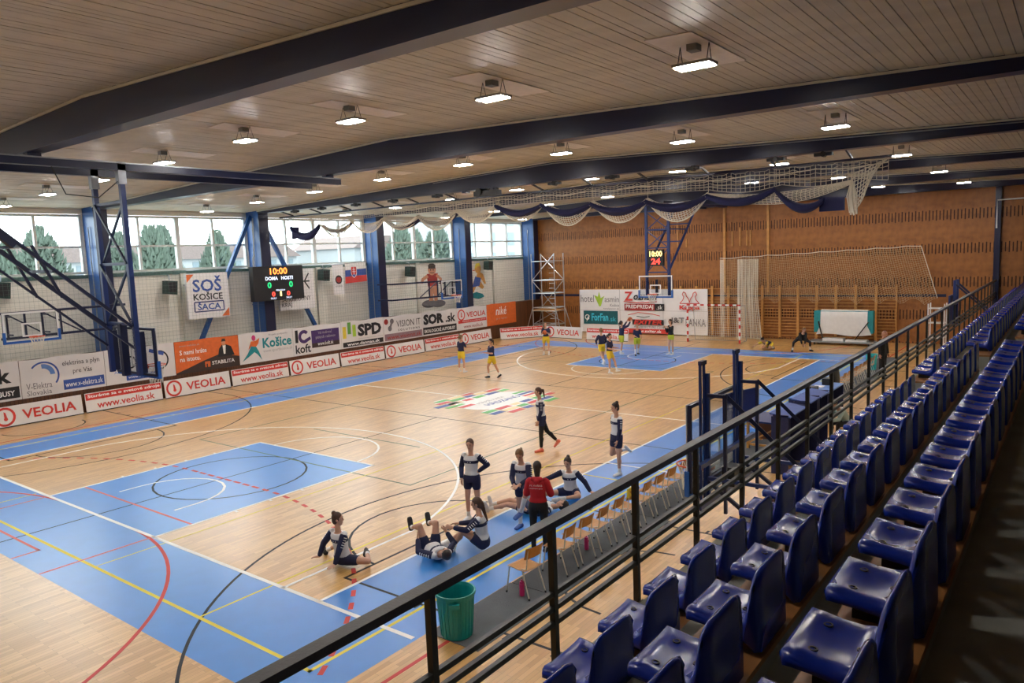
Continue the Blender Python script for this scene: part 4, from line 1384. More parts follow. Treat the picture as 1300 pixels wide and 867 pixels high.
# flat netting between track and swags
tp, bt = [], []
for k in range(121):
    x = -5.0 + (12.72 + 5.0) * k / 120
    sc = 0.04 * abs(math.sin(k * math.pi / 2.0)) * 1.0
    tp.append(Vector((x, CY, 7.26 + (0.0 if k % 4 else 0.06))))
    z = 6.98 if x < 4 else 6.98 - 0.10 * (x - 4) / 4
    if x > 8:
        z = 6.85 - 0.12 * abs(math.sin((x - 8.1) * math.pi / 1.95))
    bt.append(Vector((x, CY, max(z, 6.5))))
net_sheet(tp, bt, 5, 130, 0.009).build('upper_net', 'net_white', r)
MB().tube([p + Vector((0, -0.01, -0.14)) for p in tp[::6]], 0.016, 4).build('net_rope', 'net_white', r)
tp2 = [Vector((-12.6 + 7.6 * k / 40, CY, 7.35 - 0.1 * k / 40)) for k in range(41)]
bt2 = [Vector((p.x, CY, 7.02 - 0.05 * abs(math.sin(p.x * 1.6)))) for p in tp2]
net_sheet(tp2, bt2, 4, 60, 0.009).build('upper_net', 'net_white', r)
# loose net end by the stands
top = [Vector((11.85 + 0.87 * k / 8, CY, 6.95 + 0.33 * k / 8)) for k in range(9)]
bot = [Vector((11.85 + 0.40 * math.sin(k / 8 * 1.5), CY, 6.0 + 0.9 * (k / 8) ** 1.6)) for k in range(9)]
net_sheet(top, bot, 9, 10, 0.013).build('net_end', 'net_white', r)
b = MB()
rr = random.Random(5)
for k in range(16):
    x = 11.86 + rr.uniform(-0.12, 0.12)
    b.tube([(11.86, CY, 6.85), (x, CY + rr.uniform(-0.1, 0.1), 6.4), (11.9 + (x - 11.86) * 0.8, CY, 5.9 + rr.uniform(0, 0.12))], 0.016, 4)
b.build('net_tassel', 'net_white', r)
top = swag(peaks[10], pz[10] - 0.02, peaks[12], pz[12], 0.16, 14)
bot = swag(peaks[10], pz[10] - 0.05, peaks[12], pz[12] - 0.1, 0.40, 14)
net_sheet(top, bot, 7, 34, 0.012, 0.1).build('net_swag', 'net_white', r)
# ceiling track with clamps on the third beam
MB().box(-12.6, 12.8, CY - 0.03, CY + 0.03, 7.30, 7.36).build('track', 'beam_paint', r)
for k in range(13):
    x = -11.6 + 1.955 * k
    MB().bar((x, CY, 7.36), (x, 13.55, 7.56), 0.05).build('track_hanger', 'black_steel', r)
    MB().bar((x, CY, 7.33), (x, CY, pz[k]), 0.012).build('lift_cord', 'net_white', r)
# motor under the third beam
o = thing('curtain_motor', 'black winch motor box hung under the third roof beam', 'motor', (0.1, 13.4, 7.3))
MB().box(-0.15, 0.85, 13.3, 13.6, 7.28, 7.45).build('case', 'black_plastic', o)
MB().cyl((0.1, 13.25, 7.42), (0.1, 13.65, 7.42), 0.13, n=14).build('drum', 'black_steel', o)
for x in (-0.1, 0.8):
    MB().bar((x, 13.45, 7.4), (x, 13.45, 7.54), 0.05).build('hanger', 'black_steel', o)
for i, x in enumerate((-10.2, -8.4, -6.3, -4.2, -1.9, 3.2, 5.3, 7.9, 10.2, 11.4)):
    o = thing('beam_clamp', '%s small black pulley clamp from the windows under the third beam' % ordw(i + 1), 'clamp', (x, 13.35, 7.45), 'black pulleys under the third beam')
    MB().box(x - 0.22, x + 0.22, 13.28, 13.42, 7.40, 7.48).build('plate', 'black_plastic', o)
    MB().cyl((x, 13.26, 7.44), (x, 13.44, 7.44), 0.07, n=10).build('wheel', 'black_steel', o)

# ------------------------------------------------------------------ net on the back wall, with gathered curtain part
r = thing('ball_net', 'wide tan ball-stop net hung before the wall bars', 'net', (5, 34.55, 0))
NY = 34.5
def ztop(x):
    return 4.58 + 0.34 * (x - 0.26) / 10.2 - 0.05 * abs(math.sin((x - 0.26) * 2.3))
n = 60
top = [Vector((0.26 + 10.2 * k / n, NY, ztop(0.26 + 10.2 * k / n))) for k in range(n + 1)]
bot = [Vector((0.26 + 10.95 * k / n, NY - 0.02, 2.0 + 0.35 * abs(math.sin(k * 0.55)))) for k in range(n + 1)]
net_sheet(top, bot, 26, 96, 0.0085).build('mesh', 'net_tan', r)
MB().tube([p + Vector((0, -0.01, 0.02)) for p in top], 0.018, 4).build('top_rope', 'net_white', r)
MB().tube([top[-1], bot[-1]], 0.018, 4).build('side_rope', 'net_white', r)
b = MB()
rr = random.Random(9)
for k in range(44):
    x = 1.35 + 1.15 * k / 43
    yy = NY - 0.15 + 0.14 * math.sin(k * 1.9)
    b.tube([(x, yy, 4.5), (x + 0.03 * math.sin(k), yy - 0.05, 2.5), (1.9 + (x - 1.9) * 1.25 + 0.1, yy - 0.1 + rr.uniform(-.1, .1), 0.03)], 0.012, 3, caps=False)
for j in range(36):
    z = 0.1 + 4.35 * j / 35
    b.tube([(1.35 + 1.15 * k / 12, NY - 0.15 + 0.14 * math.sin(k * 3.6 * 1.9), z + 0.02 * math.sin(k)) for k in range(13)], 0.008, 3, caps=False)
b.build('gathered_part', 'net_white', r)
b = MB()
for k in range(5):
    b.tube([(0.28 + 0.05 * k, NY, 4.5), (0.30 + 0.05 * k, NY - 0.05, 0.05)], 0.014, 3, caps=False)
b.build('gathered_edge', 'net_white', r)

# protective netting in front of the window wall
netdef = [(-0.3, 6.2), (6.78, 13.2), (13.86, 20.3), (20.9, 27.4), (28.0, 34.3)]
for i, (ya, yb) in enumerate(netdef):
    b = MB()
    ny = int((yb - ya) / 0.15)
    for k in range(ny + 1):
        y = ya + (yb - ya) * k / ny
        b.tube([(-12.86, y, 2.2), (-12.86, y, 5.12)], 0.0025, 3, caps=False)
    for k in range(21):
        z = 2.2 + 2.92 * k / 20
        b.tube([(-12.86, ya, z), (-12.86, yb, z)], 0.0025, 3, caps=False)
    o = b.build('protective_net', 'net_green')
    tag(o, 'fine grey protective net over the window wall, %s bay from the camera' % ordw(i + 1), 'net', 'nets over the window wall')

# ------------------------------------------------------------------ wall bars
def make_bars():
    r = thing('wall_bars', 'x', 'wall bars', (0, 0, 0), 'wooden wall bars along the back wall')
    for x in (0.03, 0.95):
        MB().box(x - 0.03, x + 0.03, -0.13, 0.0, 0.1, 2.98).build('upright', 'bar_wood', r)
    for k in range(15):
        z = 0.22 + 0.165 * k
        if k == 14:
            z = 2.82
        if k == 13:
            z = 2.5
        MB().box(0.06, 0.92, -0.12, -0.085, z - 0.02, z + 0.02).build('rung', 'bar_wood', r)
    return r
bars0 = make_bars()
for k in range(19):
    x = -9.27 + 0.98 * k
    o = bars0 if k == 0 else copy_tree(bars0)
    o.location = (x, YB - 0.08, 0)
    if k < 9:
        o['label'] = 'wooden wall-bar section mostly behind the white sponsor banner, %s from the window side' % ordw(k + 1)
    else:
        o['label'] = 'open wooden wall-bar section, %s to the stand side of the white banner' % ordw(k - 8)

# ------------------------------------------------------------------ scaffold tower
r = thing('scaffold_tower', 'aluminium mobile scaffold tower in the far window-side corner', 'scaffold', (-11.4, 34.0, 0))
sx = (-12.25, -10.45); sy = (33.4, 34.5)
for x in sx:
    for y in sy:
        MB().cyl((x, y, 0.1), (x, y, 5.25), 0.035, n=8).build('standard', 'alu', r)
        MB().cyl((x - 0.03, y, 0.08), (x + 0.03, y, 0.08), 0.08, n=10).build('castor', 'black_plastic', r)
for z in (0.6, 1.5, 1.7, 2.65, 3.5, 4.75):
    for y in sy:
        MB().cyl((sx[0], y, z), (sx[1], y, z), 0.03, n=6).build('ledger', 'alu', r)
    for x in sx:
        MB().cyl((x, sy[0], z), (x, sy[1], z), 0.03, n=6).build('transom', 'alu', r)
for k in range(15):
    z = 0.35 + 0.33 * k
    MB().cyl((sx[1] - 0.42, sy[0], z), (sx[1], sy[0], z), 0.014, n=5).build('rung', 'alu', r)
for (za, zb, d) in ((1.7, 3.5, 1), (3.5, 5.2, -1), (0.6, 1.5, -1)):
    MB().cyl((sx[0] if d < 0 else sx[1], sy[0], za), (sx[1] if d < 0 else sx[0], sy[0], zb), 0.025, n=6).build('diagonal', 'alu', r)
    MB().cyl((sx[0] if d > 0 else sx[1], sy[1], za), (sx[1] if d > 0 else sx[0], sy[1], zb), 0.025, n=6).build('diagonal', 'alu', r)
for (x, s) in ((sx[0], -1), (sx[1], 1)):
    for y, t in ((sy[0], -1), (sy[1], 1)):
        MB().cyl((x, y, 1.75), (x + s * 0.5, y + t * 0.15, 0.04), 0.025, n=6).build('outrigger', 'alu', r)
MB().box(sx[0], sx[1], sy[0], sy[1], 1.52, 1.58).build('platform', 'bar_wood', r)

# ------------------------------------------------------------------ handball goal
r = thing('handball_goal', 'red and white banded handball goal with net at the far end', 'goal', (0.7, 32.3, 0))
def banded(p, q, name):
    p, q = Vector(p), Vector(q)
    n = max(4, round((q - p).length / 0.2))
    for k in range(n):
        MB().bar(p.lerp(q, k / n), p.lerp(q, (k + 1) / n), 0.08).build(name, 'print_red' if k % 2 == 0 else 'print_white', r)
banded((-0.78, 32.3, 0), (-0.78, 32.3, 2.04), 'post_band')
banded((2.2, 32.3, 0), (2.2, 32.3, 2.04), 'post_band')
banded((-0.82, 32.3, 2.08), (2.24, 32.3, 2.08), 'crossbar_band')
for x in (-0.78, 2.2):
    MB().tube([(x, 32.35, 2.05), (x, 33.1, 2.0), (x, 33.3, 0.03), (x, 32.35, 0.03)], 0.02, 6).build('net_support', 'galvanised', r)
MB().tube([(-0.78, 33.3, 0.03), (2.2, 33.3, 0.03)], 0.02, 6).build('net_support', 'galvanised', r)
b = net_sheet([Vector((-0.78 + 2.98 * k / 10, 33.05, 2.0)) for k in range(11)], [Vector((-0.78 + 2.98 * k / 10, 33.3, 0.04)) for k in range(11)], 16, 24, 0.007)
for x in (-0.78, 2.2):
    for k in range(9):
        z = 0.1 + 0.23 * k
        b.tube([(x, 32.35, z), (x, 33.2, z)], 0.007, 3, caps=False)
b.build('net', 'net_white', r)

# ------------------------------------------------------------------ covered table trolley
r = thing('covered_trolley', 'folded table trolley under a white sheet by the wall bars', 'trolley', (7.1, 33.6, 0))
MB().box(5.72, 8.55, 33.5, 33.62, 0.62, 1.74).build('table_leaf', 'print_teal', r)
MB().box(5.72, 8.55, 33.78, 33.90, 0.62, 1.74).build('table_leaf', 'print_teal', r)
P = []
for k in range(26):
    u = k / 25
    x = 6.15 + 2.15 * u
    row = []
    for (y, z) in ((33.44, 0.52 + 0.05 * math.sin(u * 7)), (33.46, 1.0), (33.47, 1.4), (33.49, 1.70), (33.55, 1.78), (33.7, 1.80), (33.88, 1.76), (33.94, 1.3), (33.95, 0.7)):
        row.append((x - (0.30 * (1 - u) if z < 0.8 else 0.1 * (1 - u)) + (0.2 * u if z < 0.8 else 0), y - 0.02 * math.sin(u * 23 + z * 3) * (1.8 - z), z))
    P.append(row)
MB().grid(P).build('sheet', 'cover_white', r, smooth=True)
for x in (5.95, 8.35):
    MB().bar((x, 33.45, 1.2), (x + (0.25 if x < 7 else -0.6), 33.35, 0.3), 0.05).build('leg', 'black_steel', r)
MB().box(5.55, 8.65, 33.2, 34.1, 0.12, 0.20).build('deck', 'galvanised', r)
MB().box(6.2, 7.2, 33.3, 33.8, 0.20, 0.34).build('folded_sheet', 'cover_white', r)
MB().box(7.3, 8.3, 33.3, 33.8, 0.20, 0.28).build('folded_sheet', 'cover_white', r)
for x in (5.8, 8.4):
    for y in (33.3, 34.0):
        MB().cyl((x - 0.03, y, 0.06), (x + 0.03, y, 0.06), 0.06, n=10).build('castor', 'black_plastic', r)

# ------------------------------------------------------------------ bench side: mat, chairs, bin, bottles, tables
r = thing('floor_mat', 'long grey rubber mat laid under the row of chairs', 'mat', (10.1, 4, 0))
yy = 0.22
k = 0
while yy < 26:
    ln = 1.9 if yy < 9 else 4.0
    MB().box(9.62 + 0.02 * (k % 2), 10.52 + 0.03 * (k % 3), yy, yy + ln, 0.002, 0.009).build('mat_piece', 'rubber_mat' if k % 2 == 0 else 'rubber_mat2', r)
    yy += ln + 0.01
    k += 1
r = thing('waste_bin', 'large teal plastic bin on the mat by the near end of the chairs', 'bin', (9.98, 0.42, 0.0))
c = (9.98, 0.42, 0.009)
MB().lathe([(0.205, 0.0), (0.215, 0.02), (0.262, 0.60), (0.285, 0.605), (0.285, 0.64), (0.265, 0.64), (0.25, 0.60), (0.2, 0.03)], c, 32, False).build('bucket', 'bin_teal', r, smooth=False)
b = MB()
for k in range(24):
    a = 2 * math.pi * k / 24
    b.bar((c[0] + 0.217 * math.cos(a), c[1] + 0.217 * math.sin(a), 0.03), (c[0] + 0.257 * math.cos(a), c[1] + 0.257 * math.sin(a), 0.56), 0.012)
b.build('ribs', 'bin_teal', r)
for a in (-0.9, 2.2):
    p = Vector((c[0] + 0.29 * math.cos(a), c[1] + 0.29 * math.sin(a), 0.54))
    MB().bar(p + Vector((-math.sin(a), math.cos(a), 0)) * 0.07, p - Vector((-math.sin(a), math.cos(a), 0)) * 0.07, 0.05, 0.06).build('handle', 'bin_teal', r)
def bottle(x, y, label):
    r = thing('drink_bottle', label, 'bottle', (x, y, 0.009), 'pink drink bottles')
    MB().lathe([(0.036, 0), (0.04, 0.01), (0.04, 0.09), (0.034, 0.11), (0.04, 0.13), (0.04, 0.18), (0.03, 0.2)], (x, y, 0.009), 16).build('body', 'bottle_pink', r, smooth=True)
    MB().lathe([(0.034, 0), (0.034, 0.03), (0.014, 0.035), (0.012, 0.06)], (x, y, 0.205), 16).build('cap', 'bottle_pink', r)
bottle(10.05, 1.85, 'pink drink bottle standing on the mat before the first chair')
bottle(9.95, 3.9, 'pink drink bottle on the mat under the fourth chair')
def make_chair():
    r = thing('school_chair', 'x', 'chair', (0, 0, 0), 'wooden chairs in a row on the mat')
    # faces -x
    b = MB()
    for i, (x, z) in enumerate(()):
        pass
    P = []
    for k in range(7):
        u = k / 6
        x = -0.21 + 0.40 * u
        z = 0.45 + 0.012 * math.cos(u * 5) - (0.02 if k == 0 else 0)
        P.append([(x, y, z) for y in (-0.19, -0.1, 0.1, 0.19)])
    b.grid(P); b.grid([[(x, y, z - 0.012) for x, y, z in row][::-1] for row in P])
    b.build('seat', 'chair_wood', r)
    b = MB()
    P = []
    for k in range(4):
        z = 0.62 + 0.18 * k / 3
        x = 0.19 + 0.05 * k / 3
        P.append([(x - 0.03 * (abs(y) / 0.19) ** 2, y, z) for y in (-0.19, -0.1, 0, 0.1, 0.19)])
    b.grid([row[::-1] for row in P]); b.grid([[(x + 0.012, y, z) for x, y, z in row] for row in P])
    b.build('backrest', 'chair_wood', r)
    for s in (-1, 1):
        y = s * 0.17
        lf = MB().tube([(-0.24, y * 1.1, 0.0), (-0.17, y, 0.42), (-0.12, y, 0.435)], 0.011, 6).build('leg', 'chair_steel', r)
        lb = MB().tube([(0.24, y * 1.1, 0.0), (0.10, y, 0.43), (-0.12, y, 0.435)], 0.011, 6).build('leg', 'chair_steel', r)
        MB().tube([(0.06, y * 0.9, 0.435), (0.17, y * 0.9, 0.46), (0.215, y * 0.9, 0.78)], 0.010, 6).build('back_support', 'chair_steel', r)
        MB().cyl((-0.24, y * 1.1, 0), (-0.235, y * 1.1, 0.03), 0.015, n=8).build('foot_cap', 'black_plastic', lf)
        MB().cyl((0.24, y * 1.1, 0), (0.235, y * 1.1, 0.03), 0.015, n=8).build('foot_cap', 'black_plastic', lb)
    return r
ch0 = make_chair()
cy = [1.98, 2.95, 3.5, 4.05, 4.6, 5.15, 5.7, 6.25, 6.8, 7.35]
for i, y in enumerate(cy):
    o = ch0 if i == 0 else copy_tree(ch0)
    o.location = (10.03, y, 0.009)
    o.rotation_euler = (0, 0, 0.08 * math.sin(i * 2.3) - (0.12 if i == 0 else 0))
    o['label'] = 'wooden school chair with pale steel legs, %s in the row from the teal bin' % ordw(i + 1)
for i in range(9):
    o = copy_tree(ch0)
    o.location = (10.25, 19.9 + 0.56 * i, 0.009)
    o.rotation_euler = (0, 0, 0.06 * math.sin(i * 1.7))
    o['label'] = 'wooden school chair of the far bench row behind the rail, %s from the tables' % ordw(i + 1)
    o['group'] = 'wooden chairs of the far bench'
# towel / coats on chairs
r = thing('yellow_vest', 'small yellow garment on the back of a chair in the near row', 'garment', (10.2, 4.6, 0.7))
MB().prism([(0, 0), (0.34, 0.02), (0.32, 0.18), (0.02, 0.16)], (10.215, 4.9, 0.70), (0, 1, 0), (0, 0, 1), 0.03).build('cloth', 'print_yellow', r)
r = thing('black_coat', 'black padded coat hung over a chair back beyond the tables', 'coat', (10.45, 18.9, 0))
P = []
for k in range(9):
    v = k / 8
    P.append([(10.35 + 0.16 * math.cos(a) * (0.7 + 0.3 * math.sin(math.pi * v)), 18.9 + 0.36 * math.sin(a) * (0.75 + 0.25 * math.sin(2.5 * v + 0.4)), 0.25 + 0.85 * v) for a in [2 * math.pi * j / 14 for j in range(15)]])
MB().grid(P).build('coat_body', 'black_plastic', r, smooth=True)
MB().sphere((10.35, 18.9, 1.1), (0.12, 0.27, 0.06), 14, 6).build('collar', 'black_plastic', r, smooth=True)
o = copy_tree(ch0); o.location = (10.25, 18.9, 0.009); o['label'] = 'wooden school chair under the black coat'
# scorer tables: brown frame table, then navy clothed tables
r = thing('wooden_table', 'brown wooden table with crossed legs before the navy scorer tables', 'table', (10.3, 12.2, 0))
MB().box(9.95, 10.95, 11.7, 12.9, 0.72, 0.76).build('table_top', 'blue_steel', r)
MB().box(10.0, 10.9, 12.55, 12.6, 0.1, 0.72).build('back_panel', 'table_brown', r)
for x in (10.0, 10.85):
    for y in (11.8, 12.8):
        MB().bar((x, y, 0), (x, y, 0.72), 0.06).build('leg', 'bar_wood', r)
MB().bar((10.0, 11.8, 0.15), (10.85, 11.8, 0.68), 0.04).build('cross_brace', 'bar_wood', r)
MB().bar((10.85, 11.8, 0.15), (10.0, 11.8, 0.68), 0.04).build('cross_brace', 'bar_wood', r)
MB().bar((10.0, 11.8, 0.12), (10.85, 11.8, 0.12), 0.05).build('stretcher', 'bar_wood', r)
for i, (y0, y1) in enumerate(((15.0, 16.4), (16.6, 18.0))):
    r = thing('scorer_table', '%s navy-fronted scorer table behind the rail' % ('nearer' if i == 0 else 'farther'), 'table', (10.6, y0, 0))
    MB().box(10.05, 10.85, y0, y1, 0.74, 0.78).build('table_top', 'print_lblue', r)
    MB().box(10.05, 10.85, y0, y0 + 0.03, 0.02, 0.74).build('end_panel', 'table_navy', r)
    MB().box(10.05, 10.08, y0 + 0.03, y1, 0.02, 0.74).build('front_panel', 'table_navy', r)
    MB().box(10.05, 10.85, y1 - 0.03, y1, 0.02, 0.74).build('end_panel', 'table_navy', r)
    MB().box(10.2, 10.5, y0 + 0.3, y0 + 0.6, 0.78, 0.80).build('papers', 'print_white', r)
    MB().box(10.35, 10.60, y0 + 0.8, y0 + 1.1, 0.78, 0.98).build('control_box', 'black_plastic', r)
for i, (y0, y1, h_) in enumerate(((9.95, 11.3, 1.38), (11.55, 12.35, 1.42), (12.45, 13.3, 1.40))):
    r = thing('booth_desk', 'tall navy booth desk behind the rail, %s from the camera' % ordw(i + 1), 'desk', (11.3, y0, 0), 'navy booth desks')
    MB().box(11.24, 11.58, y0, y0 + 0.04, 0.0, h_).build('end_panel', 'table_navy', r)
    MB().box(11.20, 11.24, y0, y1, 0.0, h_ - 0.05).build('front_panel', 'table_navy', r)
    MB().box(11.24, 11.58, y1 - 0.04, y1, 0.0, h_).build('end_panel', 'table_navy', r)
    MB().prism([(11.16, h_), (11.62, h_ - 0.06), (11.62, h_ - 0.03), (11.16, h_ + 0.03)], (0, y1, 0), (1, 0, 0), (0, 0, 1), y1 - y0).build('desk_top', 'print_blue', r)
r = thing('navy_ad_panel', 'small navy sponsor panel standing at the court edge by the tables', 'sign', (8.75, 14.6, 0))
MB().prism([(0, 0), (1.55, 0), (1.55, 0.92), (0, 0.92)], (8.55, 13.75, 0.02), Vector((0.28, 0.96, 0)).normalized(), (0, 0, 1), 0.03).build('face', 'print_navy', r)
MB().prism([(0, 0.9), (1.55, 0.9), (1.55, 0.94), (0, 0.94)], (8.54, 13.74, 0.02), Vector((0.28, 0.96, 0)).normalized(), (0, 0, 1), 0.05).build('top_edge', 'blue_steel', r)
pn = Panel(r, Vector((8.55, 13.75, 0.02)) + Vector((0.96, -0.28, 0)) * 0.031, Vector((0.28, 0.96, 0)).normalized(), (0, 0, 1))
pn.text('minerfin', 0.25, 0.50, 0.65, 0.60, 'print_white'); pn.text('SPORT', 0.25, 0.40, 0.6, 0.46, 'print_lgrey')
r = thing('water_tub', 'bright turquoise tub standing by the man near the far bench', 'bin', (10.05, 26.5, 0))
MB().lathe([(0.17, 0), (0.18, 0.02), (0.22, 0.60), (0.24, 0.61), (0.24, 0.64), (0.20, 0.64), (0.16, 0.04)], (10.05, 25.9, 0.01), 24).build('bucket', 'bin_teal2', r)

# ------------------------------------------------------------------ stands
SP = 0.62                                    # seat pitch along the row
ROWX = [14.665, 15.487, 16.19]                 # rear face of each seat row
LEDGE = [2.70, 3.22, 3.54]
TREAD = [2.05, 2.74, 3.10]
Y0, Y1 = -9.5, 35.0
GAP = (6.3, 7.9)                             # stair gap through the rows
r = thing('grandstand', None, None, (15, 0, 0)); tag(r, kind='structure')
MB().box(13.62, 14.30, Y0, Y1, 1.85, 2.03).build('front_walk', 'concrete', r)
MB().box(13.62, 13.80, Y0, Y1, 0.0, 1.85).build('front_face', 'wall_cream', r)
for k in range(3):
    xa, xb = ROWX[k] - 0.30, ROWX[k] + 0.035
    zt = TREAD[k]
    for (a, b_) in ((Y0, GAP[0]), (GAP[1], Y1)):
        MB().box(xa, xb, a, b_, zt - 0.4, LEDGE[k] - 0.03).build('riser', 'concrete', r)
        MB().box(xa - 0.02, xb + 0.01, a, b_, LEDGE[k] - 0.03, LEDGE[k]).build('ledge_plank', 'ledge_wood', r)
    nx = ROWX[k + 1] - 0.30 if k < 2 else XR
    MB().box(xb, nx, Y0, Y1, LEDGE[k] - 0.5, TREAD[k + 1] if k < 2 else 3.42).build('tread', 'concrete', r)
    zz = TREAD[k]
    MB().box(xa, xb, GAP[0], GAP[1], zz - 0.4, zz + 0.2).build('gap_step', 'concrete', r)
MB().box(14.28, 14.40, Y0, Y1, 1.85, 2.06).build('walk_edge', 'concrete', r)
# one moulded seat
prof = [(-0.355, 0.085), (-0.362, 0.13), (-0.345, 0.158), (-0.29, 0.152), (-0.22, 0.140), (-0.14, 0.136), (-0.085, 0.146), (-0.055, 0.175), (-0.040, 0.22),
        (-0.030, 0.30), (-0.014, 0.39), (-0.004, 0.415), (0.010, 0.420), (0.022, 0.405), (0.030, 0.30), (0.034, 0.15), (0.036, 0.02), (0.0, 0.003), (-0.05, 0.05), (-0.24, 0.075), (-0.31, 0.08)]
def seat_mesh():
    n = 11
    rings = []
    for j in range(n):
        v = -1 + 2 * j / (n - 1)
        e = max(0.0, (abs(v) - 0.72) / 0.28)
        y = 0.222 * (v if abs(v) < 0.72 else math.copysign(0.72 + 0.28 * math.sin(e * math.pi / 2), v))
        ins = 0.022 * (1 - math.sqrt(max(0.0, 1 - e * e)))
        dish = 0.018 * (1 - min(1, abs(v) / 0.8) ** 2)
        ring = []
        m = len(prof)
        for i, (x, z) in enumerate(prof):
            p0, p1 = prof[i - 1], prof[(i + 1) % m]
            tx, tz = p1[0] - p0[0], p1[1] - p0[1]
            l = math.hypot(tx, tz)
            nx, nz = -tz / l, tx / l            # outward for this winding
            px, pz_ = x - nx * ins, z - nz * ins
            if 2 <= i <= 7:
                pz_ -= dish * (1.0 if i < 7 else 0.4)
            elif 8 <= i <= 10:
                px += dish * 0.5
            if i in (10, 11, 12, 13):
                pz_ -= 0.05 * max(0.0, (abs(v) - 0.55) / 0.45) ** 2
            ring.append((px, y, pz_))
        rings.append(ring)
    b = MB()
    m = len(prof)
    vs = [p for rg in rings for p in rg]
    fs = []
    for j in range(n - 1):
        for i in range(m):
            k = (i + 1) % m
            fs.append((j * m + i, j * m + k, (j + 1) * m + k, (j + 1) * m + i))
    fs.append(tuple(range(m))[::-1]); fs.append(tuple((n - 1) * m + i for i in range(m)))
    b.add(vs, fs)
    return b
seat0 = thing('stadium_chair', 'x', 'seat', (0, 0, 0), 'blue moulded seats of the stand')
shl = seat_mesh().build('shell', 'seat_blue', seat0, smooth=True, fix=True)
for (x, y) in ((-0.26, 0.11), (-0.26, -0.11), (-0.11, 0.0)):
    MB().lathe([(0.019, -0.012), (0.019, 0.006), (0.012, 0.006), (0.012, 0.001)], (x, y, 0.1335 if x < -0.2 else 0.122), 10).build('bolt_hole', 'seat_bolt', shl)
MB().box(-0.26, -0.03, -0.12, 0.12, 0.0, 0.085).build('mounting_foot', 'black_steel', seat0)
first = True
rown = ['front row by the rail', 'middle row', 'rear row by the aisle']
phase = [-2.74, -3.84, -3.93]
for k in range(3):
    ys = []
    y = phase[k]
    while y > -7.2 + 0.5 * k:
        y -= SP
    y += SP
    while y < Y1 - 0.4:
        if not (GAP[0] - 0.2 < y < GAP[1] + 0.2):
            ys.append(y)
        y += SP
    n = 0
    for y in ys:
        # skip those wholly outside the picture
        d = Vector((ROWX[k] - 0.2, y, LEDGE[k] + 0.4)) - CPOS
        zc = d.dot(CF)
        if zc < 0.6:
            continue
        px, py = 650 + 944.6 * d.dot(CR) / zc, 433.5 - 944.6 * d.dot(CU) / zc
        if py > 930 or px > 1345 or px < -60:
            continue
        n += 1
        o = seat0 if first else copy_tree(seat0)
        first = False
        o.location = (ROWX[k], y, LEDGE[k])
        o['label'] = 'blue moulded plastic seat, %s from the camera in the %s' % (ordw(n), rown[k])
# railing along the stand front
r = thing('stand_railing', 'black steel railing with broad handrail along the stand front', 'railing', (13.55, 10, 2.05))
MB().box(13.50, 13.60, Y0, YB - 0.3, 3.142, 3.197).build('handrail', 'rail_wood', r)
for z in (2.61, 2.49, 2.37):
    MB().box(13.53, 13.57, Y0, YB - 0.3, z - 0.02, z + 0.02).build('lower_rail', 'black_steel', r)
k = 0
while True:
    y = -3.67 - 1.343 * 4 + 1.343 * k
    k += 1
    if y > 34.5:
        break
    po = MB().box(13.525, 13.575, y - 0.025, y + 0.025, 1.88, 3.143).build('post', 'black_steel', r)
    MB().box(13.575, 13.625, y - 0.05, y + 0.05, 1.88, 2.0).build('base_plate', 'black_steel', po)

# ------------------------------------------------------------------ outside the windows
g = MB().box(-140, XL - 0.3, -60, 160, -0.6, -0.4).build('ground_outside', 'snow'); tag(g, kind='structure')
def conifer(x, y, h, w, label, seed):
    rd = random.Random(seed)
    r = thing('conifer', label, 'tree', (x, y, -0.4), 'evergreens outside the windows')
    MB().cyl((x, y, -0.4), (x, y, h * 0.9), 0.12, 0.03, 8).build('trunk', 'tree_trunk', r)
    b = MB()
    for k in range(1500):
        v = rd.random() ** 0.8
        z = 0.1 + v * (h - 0.1)
        prof_ = w * min(1.0, 2.6 * (1 - v)) ** 0.75 * (0.75 + 0.25 * min(1, v * 6))
        a = rd.uniform(0, 2 * math.pi)
        rr = prof_ * (0.55 + 0.45 * math.sqrt(rd.random()))
        p = Vector((x + rr * math.cos(a), y + rr * math.sin(a), z))
        s = 0.22 + 0.16 * rd.random()
        up = Vector((math.cos(a) * 0.5, math.sin(a) * 0.5, 1)).normalized()
        sd = Vector((-math.sin(a), math.cos(a), rd.uniform(-0.4, 0.4))).normalized()
        b.add([p - sd * s * 0.5, p + sd * s * 0.5, p + up * s * 1.5, p + Vector((math.cos(a), math.sin(a), 0)) * s * 0.4 + up * s * 0.4], [(0, 1, 2), (0, 3, 2), (1, 2, 3), (0, 1, 3)])
    o = b.build('foliage', 'tree_green', r)
    MB().lathe([(w * 0.55, 0.1), (w * 0.72, h * 0.2), (w * 0.68, h * 0.55), (w * 0.4, h * 0.8), (0.05, h * 0.97)], (x, y, 0), 12).build('inner_foliage', 'tree_green', r)
tl = [(5, 318, 1.3), (48, 294, 1.6), (150, 300, 1.2), (190, 293, 1.0), (204, 291, 1.2), (274, 299, 1.1), (508, 290, 1.5), (527, 296, 1.2), (555, 292, 1.9)]
for i, (px, py, wd) in enumerate(tl):
    X = (-24, -31, -36, -24, -33, -25, -24, -32, -25)[i]
    d = CF + CR * ((px - 650) / 944.6) - CU * ((py - 433.5) / 944.6)
    t = (X - CPOS.x) / d.x
    p = CPOS + d * t
    conifer(p.x, p.y, p.z, wd, 'dark evergreen outside the windows, %s from the camera end' % ordw(i + 1), 20 + i)
